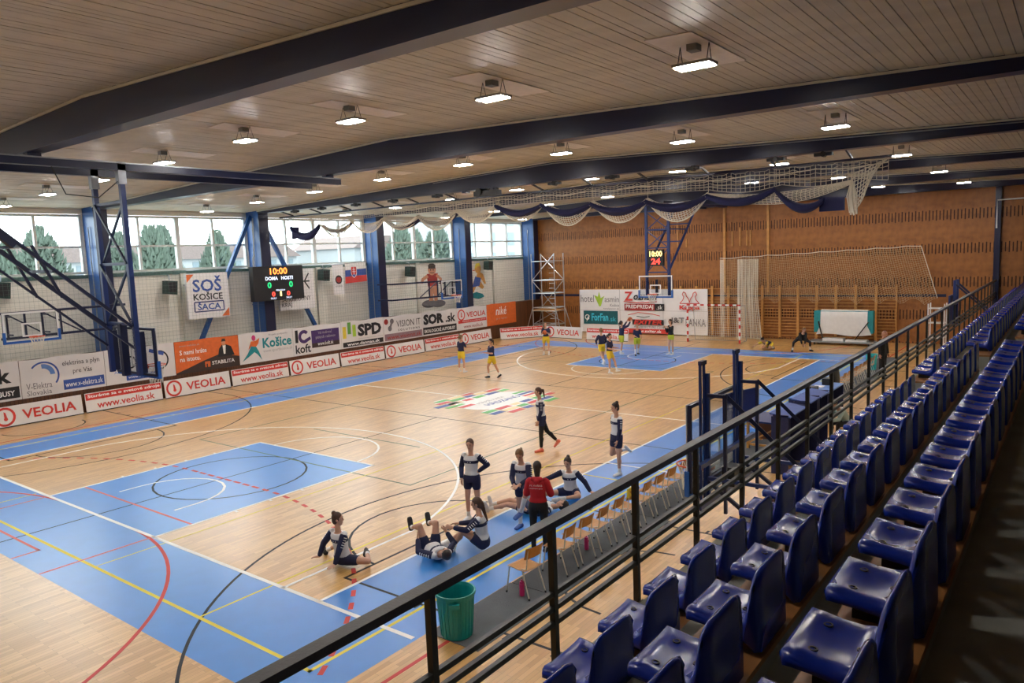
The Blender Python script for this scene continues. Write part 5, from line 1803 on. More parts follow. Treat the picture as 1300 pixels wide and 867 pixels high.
def house(x0, x1, y0, y1, h, label, m='house_white', rows=2, cols=8, roof=True):
    r = thing('building', label, 'building', (x0, (y0 + y1) / 2, -0.4), 'buildings outside the windows')
    MB().box(x0, x1, y0, y1, -0.4, h).build('walls', m, r)
    if roof:
        MB().prism([(y0 - 0.4, h), (y1 + 0.4, h), (y1 - 2, h + 1.6), (y0 + 2, h + 1.6)], (x0 - 0.4, 0, 0), (0, 1, 0), (0, 0, 1), x1 - x0 + 0.8).build('roof', 'house_roof', r)
    for j in range(rows):
        for i in range(cols):
            yc = y0 + (y1 - y0) * (i + 0.5) / cols
            zc = 1.0 + (h - 1.2) * (j + 0.35) / rows
            MB().box(x1 - 0.02, x1 + 0.05, yc - 0.6, yc + 0.6, zc, zc + 1.5).build('window', 'house_glass', r)
house(-75, -62, 18, 52, 6.2, 'long pale two-storey building beyond the near windows', cols=14)
house(-70, -58, 58, 84, 7.0, 'pale block beyond the middle windows', cols=8)
house(-48, -38, 56, 78, 10.5, 'pale tall block with orange edge beyond the last windows', rows=4, cols=6, roof=False)
o = MB().box(-40, -37.7, 72.5, 78.2, -0.4, 10.6).build('orange_wall', 'house_orange')
tag(o, 'orange end wall of the block beyond the last windows', 'wall')
hb = MB()
P = []
for k in range(40):
    y = -60 + 260 * k / 39
    P.append([(-135, y, 7.5 + 2.2 * math.sin(k * 0.5) + 1.2 * math.sin(k * 1.3)), (-115, y, -0.4)])
hb.grid(P)
tag(hb.build('hills', 'hill'), kind='structure')
for i, (x, y, s) in enumerate(((-33, 29, 3.2), (-34, 33.5, 3.0), (-32, 25, 2.6), (-36, 42, 3.0))):
    rd = random.Random(60 + i)
    r = thing('bare_tree', 'bare winter shrub outside the middle windows, %s from the camera end' % ordw(i + 1), 'tree', (x, y, -0.4), 'bare shrubs outside')
    b = MB()
    for k in range(130):
        a = rd.uniform(0, 6.28)
        l = rd.uniform(0.5, 1.0)
        q = Vector((x + s * 0.8 * l * math.cos(a) * rd.random(), y + s * 0.8 * l * math.sin(a), 1.5 + s * 1.1 * l * rd.random() ** 0.6))
        b.tube([(x + rd.uniform(-.2, .2), y + rd.uniform(-.2, .2), rd.uniform(-0.3, 1.0)), (x + (q.x - x) * .4, y + (q.y - y) * .4, q.z * 0.6), q], [0.05, 0.03, 0.01], 3, caps=False)
    b.build('branches', 'tree_trunk', r)
# ------------------------------------------------------------------ people
mat('skin', '#c99a80', 0.55, var=0.05, scale=9)
mat('skin2', '#b98468', 0.55, var=0.05, scale=9)
mat('hair_dark', '#2b1d17', 0.5, var=0.25, scale=30)
mat('hair_brown', '#4a3020', 0.5, var=0.25, scale=30)
mat('hair_fair', '#7a5a3a', 0.5, var=0.2, scale=30)
mat('kit_white', '#dcdcdd', 0.8, var=0.04, bump=0.15, bscale=14)
mat('kit_navy', '#1c2144', 0.8, var=0.1, bump=0.15, bscale=14)
mat('kit_yellow', '#dcc02f', 0.75, var=0.06, bump=0.15, bscale=14)
mat('kit_lime', '#bcc22f', 0.75, var=0.06)
mat('kit_black', '#17171b', 0.8, var=0.1, bump=0.15, bscale=14)
mat('hoodie_red', '#b01522', 0.8, var=0.08, bump=0.2, bscale=10)
mat('shirt_mint', '#9fb0aa', 0.8, var=0.06, bump=0.2, bscale=10)
mat('sock_white', '#e5e3e0', 0.8, var=0.03)
mat('shoe_black', '#18171a', 0.6)
mat('shoe_white', '#d8d8d8', 0.6)
mat('shoe_blue', '#3f5fa8', 0.6)
mat('shoe_coral', '#e0725a', 0.6)
mat('eye_dark', '#1a1210', 0.4)
mat('lip', '#9c5348', 0.5)

def nrm(v):
    return Vector(v).normalized()

class Shape(MB):
    """closed overlapping pieces fused by a voxel remesh"""
    def caps(s, p, q, r0, r1, n=12):
        p, q = Vector(p), Vector(q)
        d = q - p
        L_ = d.length
        d = d.normalized() if L_ > 1e-6 else Vector((0, 0, 1))
        pts, rr = [], []
        for a in (85, 55, 25):
            pts.append(p - d * r0 * math.sin(math.radians(a))); rr.append(r0 * math.cos(math.radians(a)))
        pts.append(p); rr.append(r0)
        pts.append(q); rr.append(r1)
        for a in (25, 55, 85):
            pts.append(q + d * r1 * math.sin(math.radians(a))); rr.append(r1 * math.cos(math.radians(a)))
        return s.tube(pts, rr, n)
    def loft(s, rings, n=18):
        """rings: (centre, side, fwd, rx, ry)"""
        vs, fs = [], []
        for (c, a, b, rx, ry) in rings:
            for k in range(n):
                t = 2 * math.pi * k / n
                ct, st = math.cos(t), math.sin(t)
                # a little squarer than an ellipse
                e = 0.85
                vs.append(Vector(c) + Vector(a) * (rx * math.copysign(abs(ct) ** e, ct)) + Vector(b) * (ry * math.copysign(abs(st) ** e, st)))
        m = len(rings)
        for i in range(m - 1):
            for k in range(n):
                l = (k + 1) % n
                fs.append((i * n + k, i * n + l, (i + 1) * n + l, (i + 1) * n + k))
        fs.append(tuple(range(n))[::-1])
        fs.append(tuple((m - 1) * n + k for k in range(n)))
        return s.add(vs, fs)
    def fuse(s, name, m, parent, voxel, smooth=3):
        me = s.mesh(name)
        b = bmesh.new(); b.from_mesh(me)
        bmesh.ops.recalc_face_normals(b, faces=b.faces)
        b.to_mesh(me); b.free()
        o = bpy.data.objects.new(name, me)
        TMP.collection.objects.link(o)
        md = o.modifiers.new('r', 'REMESH'); md.mode = 'VOXEL'; md.voxel_size = voxel; md.use_smooth_shade = True
        if smooth:
            sm = o.modifiers.new('s', 'SMOOTH'); sm.factor = 0.5; sm.iterations = smooth
        me2 = bake(o)
        bpy.data.objects.remove(o)
        bpy.data.meshes.remove(me)
        me2.name = name
        me2.polygons.foreach_set('use_smooth', [True] * len(me2.polygons))
        return obj(name, me2, m, parent)

DEF = dict(t=(0, 0.02, 1), psd=(1, 0, 0), sd=(1, 0, 0), look=(0, 1, -0.05),
           uaR=(0.22, 0.02, -1), faR=(0.08, 0.15, -1), uaL=(-0.22, 0.02, -1), faL=(-0.08, 0.15, -1),
           thR=(0.06, 0.02, -1), shR=(0.0, -0.04, -1), ftR=(0.15, 1, 0), thL=(-0.06, 0.02, -1), shL=(0.0, -0.04, -1), ftL=(-0.15, 1, 0))

def person(label, at, face, kit, pose=None, H=1.72, vox=0.011, hair='hair_brown', style='tail', skin='skin', z0=0.0, cat='person', group=None, curl=0.5, lean=None):
    """at: floor point under the pelvis; face: (right, toward) in the photograph's terms -> heading"""
    P = dict(DEF); P.update(pose or {})
    k = H / 1.74
    fx = CR.copy(); fx.z = 0; fx.normalize()
    fy = -CF.copy(); fy.z = 0; fy.normalize()
    fw = (fx * face[0] + fy * face[1]).normalized()
    rt = fw.cross(Vector((0, 0, 1))).normalized()
    R = Matrix((rt, fw, (0, 0, 1))).transposed()
    root = thing('person', label, cat, (at[0], at[1], z0), group)
    D = {n: nrm(v) for n, v in P.items() if isinstance(v, tuple) and len(v) == 3}
    pel = Vector((0, 0, 0))
    T = D['t']
    sd, psd = D['sd'], D['psd']
    fwd = sd.cross(T) * -1
    fwd = T.cross(sd).normalized()                  # chest direction
    pf = Vector((0, 0, 1)).cross(psd)
    pup = (T + Vector((0, 0, 0.0))).normalized()
    pfw = pup.cross(psd).normalized()
    J = {}
    J['waist'] = pel + T * 0.17 * k
    J['chest'] = pel + T * 0.36 * k
    J['nb'] = pel + T * 0.50 * k
    look = D['look']
    hup = (T * 0.75 + Vector((0, 0, 0.45))).normalized()
    if 'hup' in D:
        hup = D['hup']
    hup = (hup - look * hup.dot(look)).normalized()
    J['head'] = J['nb'] + (T * 0.5 + hup * 0.5).normalized() * 0.085 * k + hup * 0.115 * k + look * 0.018 * k
    for s, q in ((1, 'R'), (-1, 'L')):
        J['sh' + q] = pel + T * 0.455 * k + sd * (s * 0.148 * k)
        J['el' + q] = J['sh' + q] + D['ua' + q] * 0.275 * k
        J['wr' + q] = J['el' + q] + D['fa' + q] * 0.245 * k
        J['hi' + q] = pel + psd * (s * 0.088 * k) - pup * 0.02 * k
        J['kn' + q] = J['hi' + q] + D['th' + q] * 0.425 * k
        J['an' + q] = J['kn' + q] + D['sh' + q] * 0.405 * k
    # rest the figure on the floor
    low = []
    for q in 'RL':
        f = D['ft' + q]
        sh = D['sh' + q]
        low += [J['an' + q].z - 0.072 * k, (J['an' + q] + f * 0.17 * k).z - 0.035 * k, J['kn' + q].z - 0.062 * k, J['wr' + q].z - 0.035 * k]
    low += [pel.z - 0.105 * k, J['chest'].z - 0.115 * k, J['head'].z - 0.12 * k]
    off = -min(low)
    for n in J:
        J[n] = J[n] + Vector((0, 0, off))
    pel = pel + Vector((0, 0, off))
    def W(v):
        return R @ v
    def loc(v):
        return R @ v
    J = {n: loc(v) for n, v in J.items()}
    D = {n: R @ v for n, v in D.items()}
    pel = loc(pel); T = R @ T; sd = R @ sd; psd = R @ psd; fwd = R @ fwd; pfw = R @ pfw; look = R @ look; hup = R @ hup; pup = R @ pup
    if fwd.dot(R @ Vector((0, 1, 0))) < 0 and 'flip' not in P:
        pass
    def torso(sh, g, lo=0.0, hi=1.0):
        ring = [(-0.09, 0.120, 0.095, 0), (-0.02, 0.155, 0.112, 0), (0.06, 0.148, 0.108, 0), (0.15, 0.118, 0.090, 1), (0.24, 0.122, 0.096, 1), (0.34, 0.138, 0.106, 1), (0.41, 0.142, 0.096, 1), (0.46, 0.112, 0.075, 1), (0.505, 0.055, 0.055, 1)]
        out = []
        for (z, a, b, u) in ring:
            f = z / 0.5
            if not (lo <= f <= hi):
                continue
            m = min(1, max(0, f * 1.2))
            s_ = (psd * (1 - m) + sd * m).normalized()
            f_ = (pfw * (1 - m) + fwd * m).normalized()
            out.append((pel + T * z * k, s_, f_, (a + g) * k, (b + g) * k))
        return sh.loft(out)
    def foot(sh, q, g):
        f = D['ft' + q]
        a = J['an' + q]
        shn = -D['sh' + q]
        dn = (shn - f * shn.dot(f)).normalized() * -1
        if dn.length < 0.5:
            dn = Vector((0, 0, -1))
        side = f.cross(dn).normalized()
        base = a + dn * 0.035 * k
        rings = [(base - f * 0.065 * k, side, dn, (0.024 + g) * k, (0.026 + g) * k), (base - f * 0.03 * k, side, dn, (0.036 + g) * k, (0.036 + g) * k), (base + f * 0.05 * k, side, dn, (0.040 + g) * k, (0.034 + g) * k),
                 (base + f * 0.13 * k + dn * 0.010 * k, side, dn, (0.044 + g) * k, (0.024 + g) * k), (base + f * 0.175 * k + dn * 0.014 * k, side, dn, (0.036 + g) * k, (0.017 + g) * k), (base + f * 0.19 * k + dn * 0.015 * k, side, dn, (0.018 + g) * k, (0.010 + g) * k)]
        sh.loft(rings, 12)
    # ---- body: one fused surface
    b = Shape()
    torso(b, 0.0)
    b.caps(J['nb'] - T * 0.03 * k, J['head'] - hup * 0.05 * k - look * 0.015 * k, 0.055 * k, 0.05 * k)
    ear = look.cross(hup).normalized()
    Mh = Matrix((ear, look, hup)).transposed()
    hc = J['head']
    b.sphere(hc + hup * 0.018 * k, (0.074 * k, 0.092 * k, 0.100 * k), 16, 10, Mh)
    b.sphere(hc - hup * 0.045 * k + look * 0.018 * k, (0.056 * k, 0.066 * k, 0.070 * k), 14, 8, Mh)
    b.sphere(hc - hup * 0.012 * k + look * 0.092 * k, (0.012 * k, 0.017 * k, 0.024 * k), 8, 6, Mh)
    b.sphere(hc - hup * 0.095 * k + look * 0.055 * k, (0.024 * k, 0.02 * k, 0.018 * k), 8, 6, Mh)
    for s in (-1, 1):
        b.sphere(hc + ear * (s * 0.075 * k) - look * 0.008 * k, (0.012 * k, 0.022 * k, 0.032 * k), 8, 6, Mh)
    for s, q in ((1, 'R'), (-1, 'L')):
        b.caps(J['sh' + q], J['el' + q], 0.050 * k, 0.038 * k)
        b.caps(J['el' + q], J['wr' + q], 0.039 * k, 0.026 * k)
        b.caps(J['hi' + q], J['kn' + q], 0.088 * k, 0.055 * k)
        b.caps(J['kn' + q], J['an' + q], 0.053 * k, 0.034 * k)
        cm = J['kn' + q].lerp(J['an' + q], 0.3)
        back = -(D['ft' + q])
        b.caps(cm + back * 0.016 * k, J['kn' + q].lerp(J['an' + q], 0.55) + back * 0.008 * k, 0.05 * k, 0.036 * k)
        foot(b, q, 0.0)
        # hand: palm, four fingers, thumb
        d = D['fa' + q]
        if ('ha' + q) in D:
            d = D['ha' + q]
        w = J['wr' + q]
        pn_ = fwd - d * fwd.dot(d)
        if pn_.length < 0.2:
            pn_ = sd - d * sd.dot(d)
        pn_.normalize()                              # thumb side
        pal = d.cross(pn_).normalized() * s          # palm normal (inwards)
        if (pel - w).dot(pal) < 0:
            pal = -pal
        rings = [(w, pn_, pal, 0.026 * k, 0.02 * k), (w + d * 0.04 * k, pn_, pal, 0.038 * k, 0.018 * k), (w + d * 0.085 * k, pn_, pal, 0.041 * k, 0.014 * k), (w + d * 0.095 * k, pn_, pal, 0.034 * k, 0.010 * k)]
        b.loft(rings, 10)
        for j, (o_, ln) in enumerate(((0.031, 0.068), (0.0105, 0.078), (-0.0105, 0.073), (-0.031, 0.056))):
            p0 = w + d * 0.085 * k + pn_ * (o_ * 1.1 * k)
            p1 = p0 + (d + pal * 0.25 * curl + pn_ * o_ * 4).normalized() * ln * 0.55 * k
            p2 = p1 + (d + pal * 1.3 * curl + pn_ * o_ * 4).normalized() * ln * 0.5 * k
            b.caps(p0, p1, 0.0092 * k, 0.0088 * k, 8); b.caps(p1, p2, 0.0088 * k, 0.0075 * k, 8)
        p0 = w + d * 0.03 * k + pn_ * 0.026 * k
        p1 = p0 + (d * 0.7 + pn_ * 0.8 + pal * 0.3).normalized() * 0.042 * k
        p2 = p1 + (d + pn_ * 0.25 + pal * 0.4).normalized() * 0.034 * k
        b.caps(p0, p1, 0.012 * k, 0.0105 * k, 8); b.caps(p1, p2, 0.0105 * k, 0.008 * k, 8)
    body = b.fuse('body', skin, root, vox)
    gv = max(0.011, vox)
    # ---- clothes
    K = dict(shirt='kit_white', sleeve='kit_navy', long=True, shorts='kit_navy', leg=0.42, sock='sock_white', sockh=0.45, shoe='shoe_black', stripe=None, legging=None, hood=False)
    K.update(kit)
    g = 0.016 + (0.012 if K['hood'] else 0)
    sh = Shape(); torso(sh, g, -0.02 if not K.get('tuck') else 0.1, 1.0)
    for q in 'RL':
        sh.caps(J['sh' + q], J['sh' + q].lerp(J['el' + q], 0.28), 0.062 * k, 0.058 * k)
    shirt = sh.fuse('shirt', K['shirt'], root, gv)
    slv = {}
    for q in 'RL':
        sl = Shape()
        e = g
        sl.caps(J['sh' + q].lerp(J['el' + q], 0.12), J['el' + q] if K['long'] else J['sh' + q].lerp(J['el' + q], 0.75), (0.052 + e) * k, (0.040 + e) * k)
        if K['long']:
            sl.caps(J['el' + q], J['el' + q].lerp(J['wr' + q], 0.86), (0.040 + e) * k, (0.028 + e) * k)
        slv[q] = sl.fuse('sleeve', K['sleeve'], root, gv)
    if K['hood']:
        hd = Shape()
        hd.caps(J['nb'] - fwd * 0.07 * k + sd * 0.07 * k, J['nb'] - fwd * 0.07 * k - sd * 0.07 * k, 0.05 * k, 0.05 * k)
        hd.caps(J['nb'] - fwd * 0.09 * k - T * 0.03 * k, J['nb'] - fwd * 0.10 * k - T * 0.09 * k, 0.06 * k, 0.04 * k)
        hd.fuse('hood', K['shirt'], root, gv)
    so = Shape()
    torso(so, 0.018, -0.2, 0.16)
    lg = K['leg'] if not K['legging'] else 0.35
    for q in 'RL':
        so.caps(J['hi' + q], J['hi' + q].lerp(J['kn' + q], lg), 0.103 * k, 0.092 * k)
    so.fuse('shorts', K['shorts'], root, gv)
    if K['legging']:
        for q in 'RL':
            le = Shape()
            le.caps(J['hi' + q], J['kn' + q], 0.093 * k, 0.062 * k); le.caps(J['kn' + q], J['kn' + q].lerp(J['an' + q], K.get('legend', 0.8)), 0.060 * k, 0.046 * k)
            cm = J['kn' + q].lerp(J['an' + q], 0.3); back = -(D['ft' + q])
            le.caps(cm + back * 0.016 * k, J['kn' + q].lerp(J['an' + q], 0.55) + back * 0.008 * k, 0.056 * k, 0.042 * k)
            le.fuse('trouser_leg', K['legging'], root, gv)
    for q in 'RL':
        if K['sock']:
            sk = Shape(); sk.caps(J['kn' + q].lerp(J['an' + q], 1 - K['sockh']), J['an' + q], (0.038 + 0.018 * K['sockh']) * k, 0.041 * k)
            sk.fuse('sock', K['sock'], root, gv, 2)
        fo = Shape(); foot(fo, q, 0.010); fo.caps(J['an' + q], J['an' + q] + D['sh' + q] * 0.02 * k, 0.046 * k, 0.046 * k)
        fo.fuse('shoe', K['shoe'], root, gv, 2)
    # ---- hair and face
    hr = Shape()
    hr.sphere(hc + hup * 0.030 * k - look * 0.014 * k, (0.084 * k, 0.098 * k, 0.103 * k), 16, 10, Mh)
    hr.sphere(hc - hup * 0.02 * k - look * 0.045 * k, (0.070 * k, 0.062 * k, 0.075 * k), 14, 8, Mh)
    if style == 'tail':
        a = hc - look * 0.095 * k + hup * 0.05 * k
        c1 = a - look * 0.05 * k - hup * 0.02 * k
        c2 = c1 - hup * 0.16 * k - look * 0.01 * k + Vector((0, 0, -0.05 * k))
        hr.caps(hc - look * 0.06 * k + hup * 0.05 * k, c1, 0.03 * k, 0.028 * k); hr.caps(c1, c2, 0.030 * k, 0.014 * k)
    elif style == 'bun':
        hr.sphere(hc - look * 0.065 * k + hup * 0.115 * k, 0.042 * k, 12, 8)
    elif style == 'long':
        hr.caps(hc - look * 0.04 * k - hup * 0.02 * k, hc - look * 0.05 * k - hup * 0.15 * k, 0.072 * k, 0.05 * k)
    elif style == 'braid':
        pts = [hc - look * 0.09 * k, hc - look * 0.11 * k - hup * 0.12 * k, J['chest'] - fwd * 0.13 * k + sd * 0.02]
        hr.caps(pts[0], pts[1], 0.045 * k, 0.038 * k); hr.caps(pts[1], pts[2], 0.036 * k, 0.016 * k)
    ho = hr.fuse('hair', hair, root, max(0.009, vox), 2)
    # cut the hair back from the face: push forward verts under the surface
    me = ho.data
    n = len(me.vertices)
    co = np.empty(n * 3); me.vertices.foreach_get('co', co); co = co.reshape(-1, 3)
    rel = co - np.array(hc)
    f_ = rel @ np.array(look); u_ = rel @ np.array(hup)
    lim = 0.028 * k + np.clip(u_ - 0.035 * k, 0, 1) * 1.6
    ex = np.where(u_ > -0.2 * k, np.maximum(0, f_ - lim), 0)
    co -= np.outer(ex, np.array(look))
    me.vertices.foreach_set('co', co.ravel()); me.update()
    for s in (-1, 1):
        MB().sphere(hc + hup * 0.010 * k + look * 0.083 * k + ear * (s * 0.031 * k), (0.014 * k, 0.006 * k, 0.007 * k), 8, 5, Mh).build2('eye', 'eye_dark', body)
        MB().sphere(hc + hup * 0.030 * k + look * 0.085 * k + ear * (s * 0.031 * k), (0.019 * k, 0.005 * k, 0.004 * k), 8, 5, Mh).build2('eyebrow', hair, body)
    MB().sphere(hc - hup * 0.060 * k + look * 0.079 * k, (0.021 * k, 0.008 * k, 0.006 * k), 8, 5, Mh).build2('mouth', 'lip', body)
    return root, dict(J=J, k=k, T=T, sd=sd, fwd=fwd, pel=pel, D=D, hc=hc, shirt=shirt, slv=slv)

def _build2(s, name, m, parent):
    me = s.mesh(name, (0, 0, 0), True)
    return obj(name, me, m, parent)
MB.build2 = _build2

def band(root, I, z0, z1, m, name='chest_stripe', gx=0.026, arc=(0, 360)):
    """raised band of colour round the chest"""
    k = I['k']
    b = Shape()
    rings = []
    for z in (z0, z1):
        a = np.interp(z, [0.06, 0.15, 0.24, 0.34, 0.42], [0.148, 0.118, 0.122, 0.138, 0.142])
        bb = np.interp(z, [0.06, 0.15, 0.24, 0.34, 0.42], [0.108, 0.090, 0.096, 0.106, 0.096])
        rings.append((I['pel'] + I['T'] * z * k, I['sd'], I['fwd'], (a + gx) * k, (bb + gx - 0.008) * k))
    b.loft(rings, 24)
    return b.build2(name, m, I['shirt'])

def sleeve_marks(root, I, q):
    """white letters-like blocks down the outer sleeve"""
    J, k = I['J'], I['k']
    out = (J['sh' + q] - I['pel'] - I['T'] * (J['sh' + q] - I['pel']).dot(I['T'])).normalized()
    d = (J['el' + q] - J['sh' + q]).normalized()
    o2 = (out - d * out.dot(d)).normalized()
    for i in range(5):
        p = J['sh' + q].lerp(J['el' + q], 0.22 + 0.15 * i) + o2 * (0.062 - 0.002 * i) * k
        b = MB().bar(p - o2.cross(d) * 0.028 * k, p + o2.cross(d) * 0.028 * k, 0.022 * k, 0.012 * k, d)
        b.build2('sleeve_print', 'print_white', I['slv'][q])

HOME = dict(shirt='kit_white', sleeve='kit_navy', long=True, shorts='kit_navy', leg=0.42, sock='sock_white', sockh=0.25, shoe='shoe_white')
AWAY = dict(shirt='kit_navy', sleeve='kit_navy', long=False, shorts='kit_yellow', leg=0.5, sock='sock_white', sockh=0.3, shoe='shoe_black')
WARM = dict(AWAY, long=True)
NV = 0.0095
FV = 0.014
def home(label, at, face, pose, **kw):
    kit = dict(HOME); kit.update(kw.pop('kit', {}))
    root, I = person(label, at, face, kit, pose, vox=NV, group='players in white and navy', **kw)
    band(root, I, 0.315, 0.375, 'kit_navy')
    for q in 'RL':
        sleeve_marks(root, I, q)
    return root, I
def away(label, at, face, pose, kit=None, **kw):
    kt = dict(AWAY); kt.update(kit or {})
    return person(label, at, face, kt, pose, vox=FV, group='players in navy and yellow', **kw)

# --- white and navy team stretching on the near side
home('woman walking in black leggings and coral shoes across the court', (5.45, 9.0), (-1, 0.15),
     dict(t=(0, 0.06, 1), look=(0.05, 1, -0.1), thL=(-0.03, 0.10, -1), shL=(0, 0.02, -1), ftL=(-0.1, 1, 0.0), thR=(0.05, -0.42, -1), shR=(0.02, -0.75, -0.8), ftR=(0.05, 0.75, -0.75),
          uaL=(-0.12, 0.05, -1), faL=(0.0, 0.35, -1), uaR=(0.15, -0.2, -1), faR=(0.05, 0.15, -1)),
     kit=dict(legging='kit_black', sock=None, shoe='shoe_coral', shorts='kit_navy'), hair='hair_brown')
home('woman standing on one leg holding her raised foot behind her', (8.22, 8.1), (-0.9, 0.4),
     dict(t=(0, -0.02, 1), look=(0.1, 0.95, -0.1), thL=(-0.02, 0.02, -1), shL=(0, -0.02, -1), thR=(0.10, 0.15, -1), shR=(0.06, -1, 0.15), ftR=(0.0, -0.7, -0.7),
          uaR=(0.30, -0.30, -1), faR=(0.12, -0.5, -0.9), uaL=(-0.12, 0.1, -1), faL=(0.15, 0.2, -1), psd=(1, 0, 0)), hair='hair_dark', style='bun')
home('woman standing with hand on hip facing the stands', (7.25, 4.02), (-0.35, 0.95),
     dict(look=(-0.1, 1, -0.1), t=(0, 0.0, 1), uaL=(-0.75, -0.25, -0.75), faL=(0.75, 0.25, -0.55), uaR=(0.35, -0.1, -1), faR=(-0.2, 0.5, -0.9),
          thR=(0.05, 0.04, -1), thL=(-0.04, -0.02, -1)), hair='hair_brown', H=1.66)
rr_, I = person('woman in red hooded jacket with her back to the stands', (9.28, 3.42), (0.25, -1), dict(shirt='hoodie_red', sleeve='hoodie_red', shorts='kit_black', legging='kit_black', legend=1.0, sock=None, shoe='shoe_black', hood=True),
     dict(look=(-0.15, 1, -0.15), uaR=(0.35, 0.15, -1), faR=(-0.25, 0.95, 0.15), uaL=(-0.30, 0.12, -1), faL=(0.25, 0.95, -0.1)), vox=NV, hair='hair_dark', style='long', H=1.62)
for (txt, z, wd, hh) in (('FC KOŠICE', 0.385, 0.22, 0.035), ('HÁDZANÁ ŽENY', 0.335, 0.24, 0.018)):
    me, a = text_mesh(txt, wd, hh)
    c = I['pel'] + I['T'] * z * I['k'] - I['fwd'] * 0.150 * I['k']
    rt_ = I['sd']
    Wv = np.outer(a[:, 0] - wd / 2, np.array(rt_)) + np.outer(a[:, 1], np.array(I['T'])) + np.array(c)
    me.vertices.foreach_set('co', Wv.ravel()); me.update()
    obj('lettering', me, 'print_white', I['shirt'])
home('woman balancing on one leg with bent knee raised beside the red jacket', (8.42, 4.15), (-0.45, 0.9),
     dict(t=(-0.05, 0.22, 1), look=(-0.15, 1, -0.55), thR=(0.05, -0.02, -1), shR=(0.02, -0.10, -1), thL=(-0.35, 0.95, -0.12), shL=(0.35, -0.1, -0.95), ftL=(0.3, 0.85, -0.25),
          uaR=(0.1, 0.35, -1), faR=(-0.55, 0.8, -0.3), uaL=(-0.25, 0.4, -0.9), faL=(0.35, 0.85, -0.2)), kit=dict(shoe='shoe_blue', sockh=0.85), hair='hair_fair', H=1.66)
home('woman seated leaning back on one hand with hair in a bun', (6.75, 1.12), (0.55, -0.75),
     dict(t=(-0.08, -0.08, 1), look=(0.75, 0.65, 0.0), hup=(0, 0, 1), thR=(0.95, 0.30, 0.03), shR=(-0.75, 0.65, -0.02), ftR=(-0.6, 0.8, 0.1), thL=(-0.55, 0.75, 0.30), shL=(-0.80, -0.35, -0.45), ftL=(-0.75, 0.3, 0.5),
          uaR=(0.05, -0.55, -0.9), faR=(-0.05, -0.45, -1), haR=(-0.1, -0.9, -0.1), uaL=(-0.55, -0.35, -0.8), faL=(-0.25, -0.3, -1), haL=(-0.7, -0.4, -0.1)), hair='hair_brown', style='bun', kit=dict(shoe='shoe_black'))
home('woman lying on her back hugging her knees with feet raised', (7.70, 2.32), (-0.45, -0.85),
     dict(t=(0, -1, 0.10), sd=(1, 0, 0), psd=(1, 0, 0), look=(0, 0.35, 0.9), hup=(0, -1, 0.3), thR=(0.12, 0.15, 0.9), shR=(0.05, 0.95, -0.30), ftR=(0.0, 0.2, 1), thL=(-0.15, 0.20, 0.9), shL=(-0.05, 0.95, -0.35), ftL=(0, 0.2, 1),
          uaR=(0.55, 0.55, 0.15), faR=(-0.25, 0.7, 0.65), uaL=(-0.55, 0.55, 0.15), faL=(0.25, 0.7, 0.65)), hair='hair_dark', style='none', kit=dict(shoe='shoe_black'))
home('woman seated with ponytail and her back to the stands, knees bent', (8.40, 2.92), (-0.95, -0.1),
     dict(t=(0, 0.10, 1), look=(0.0, 1, -0.1), thR=(0.35, 0.9, 0.28), shR=(-0.25, 0.75, -0.45), ftR=(-0.2, 0.9, 0.35), thL=(-0.15, 0.8, 0.62), shL=(0.15, 0.55, -0.8), ftL=(0.1, 1, 0.1),
          uaR=(0.25, 0.55, -0.6), faR=(-0.25, 0.95, 0.05), uaL=(-0.2, 0.6, -0.5), faL=(0.1, 0.95, 0.15)), hair='hair_brown', style='braid')
home('woman seated on the blue floor with arms spread stretching', (8.12, 6.25), (-0.15, 0.98),
     dict(t=(0.05, 0.25, 1), look=(0.35, 0.9, -0.25), thL=(-0.2, 0.8, 0.05), thR=(0.85, 0.45, 0.02), shR=(0.95, 0.25, -0.1), ftR=(0.4, 0.3, 0.85), shL=(0.9, 0.4, -0.02), ftL=(0.8, 0.5, 0.1),
          uaR=(0.9, 0.25, -0.35), faR=(0.9, 0.3, -0.25), uaL=(-0.7, 0.15, -0.75), faL=(-0.55, 0.2, -0.95), haL=(-0.8, 0.4, -0.1)), hair='hair_dark', style='bun')
home('woman lying flat on the blue floor behind the red jacket', (7.95, 4.95), (-0.9, -0.2),
     dict(t=(0, -1, 0.05), look=(0.15, 0.25, 0.95), hup=(0, -1, 0.2), thR=(0.12, 0.95, 0.22), shR=(0.02, 0.9, -0.25), ftR=(0.2, 0.2, 0.95), thL=(-0.12, 0.95, 0.22), shL=(-0.02, 0.9, -0.25), ftL=(-0.2, 0.2, 0.95),
          uaR=(0.5, 0.6, -0.1), faR=(-0.2, 0.9, 0.15), uaL=(-0.5, 0.6, -0.1), faL=(0.2, 0.9, 0.15)), hair='hair_dark', style='none')

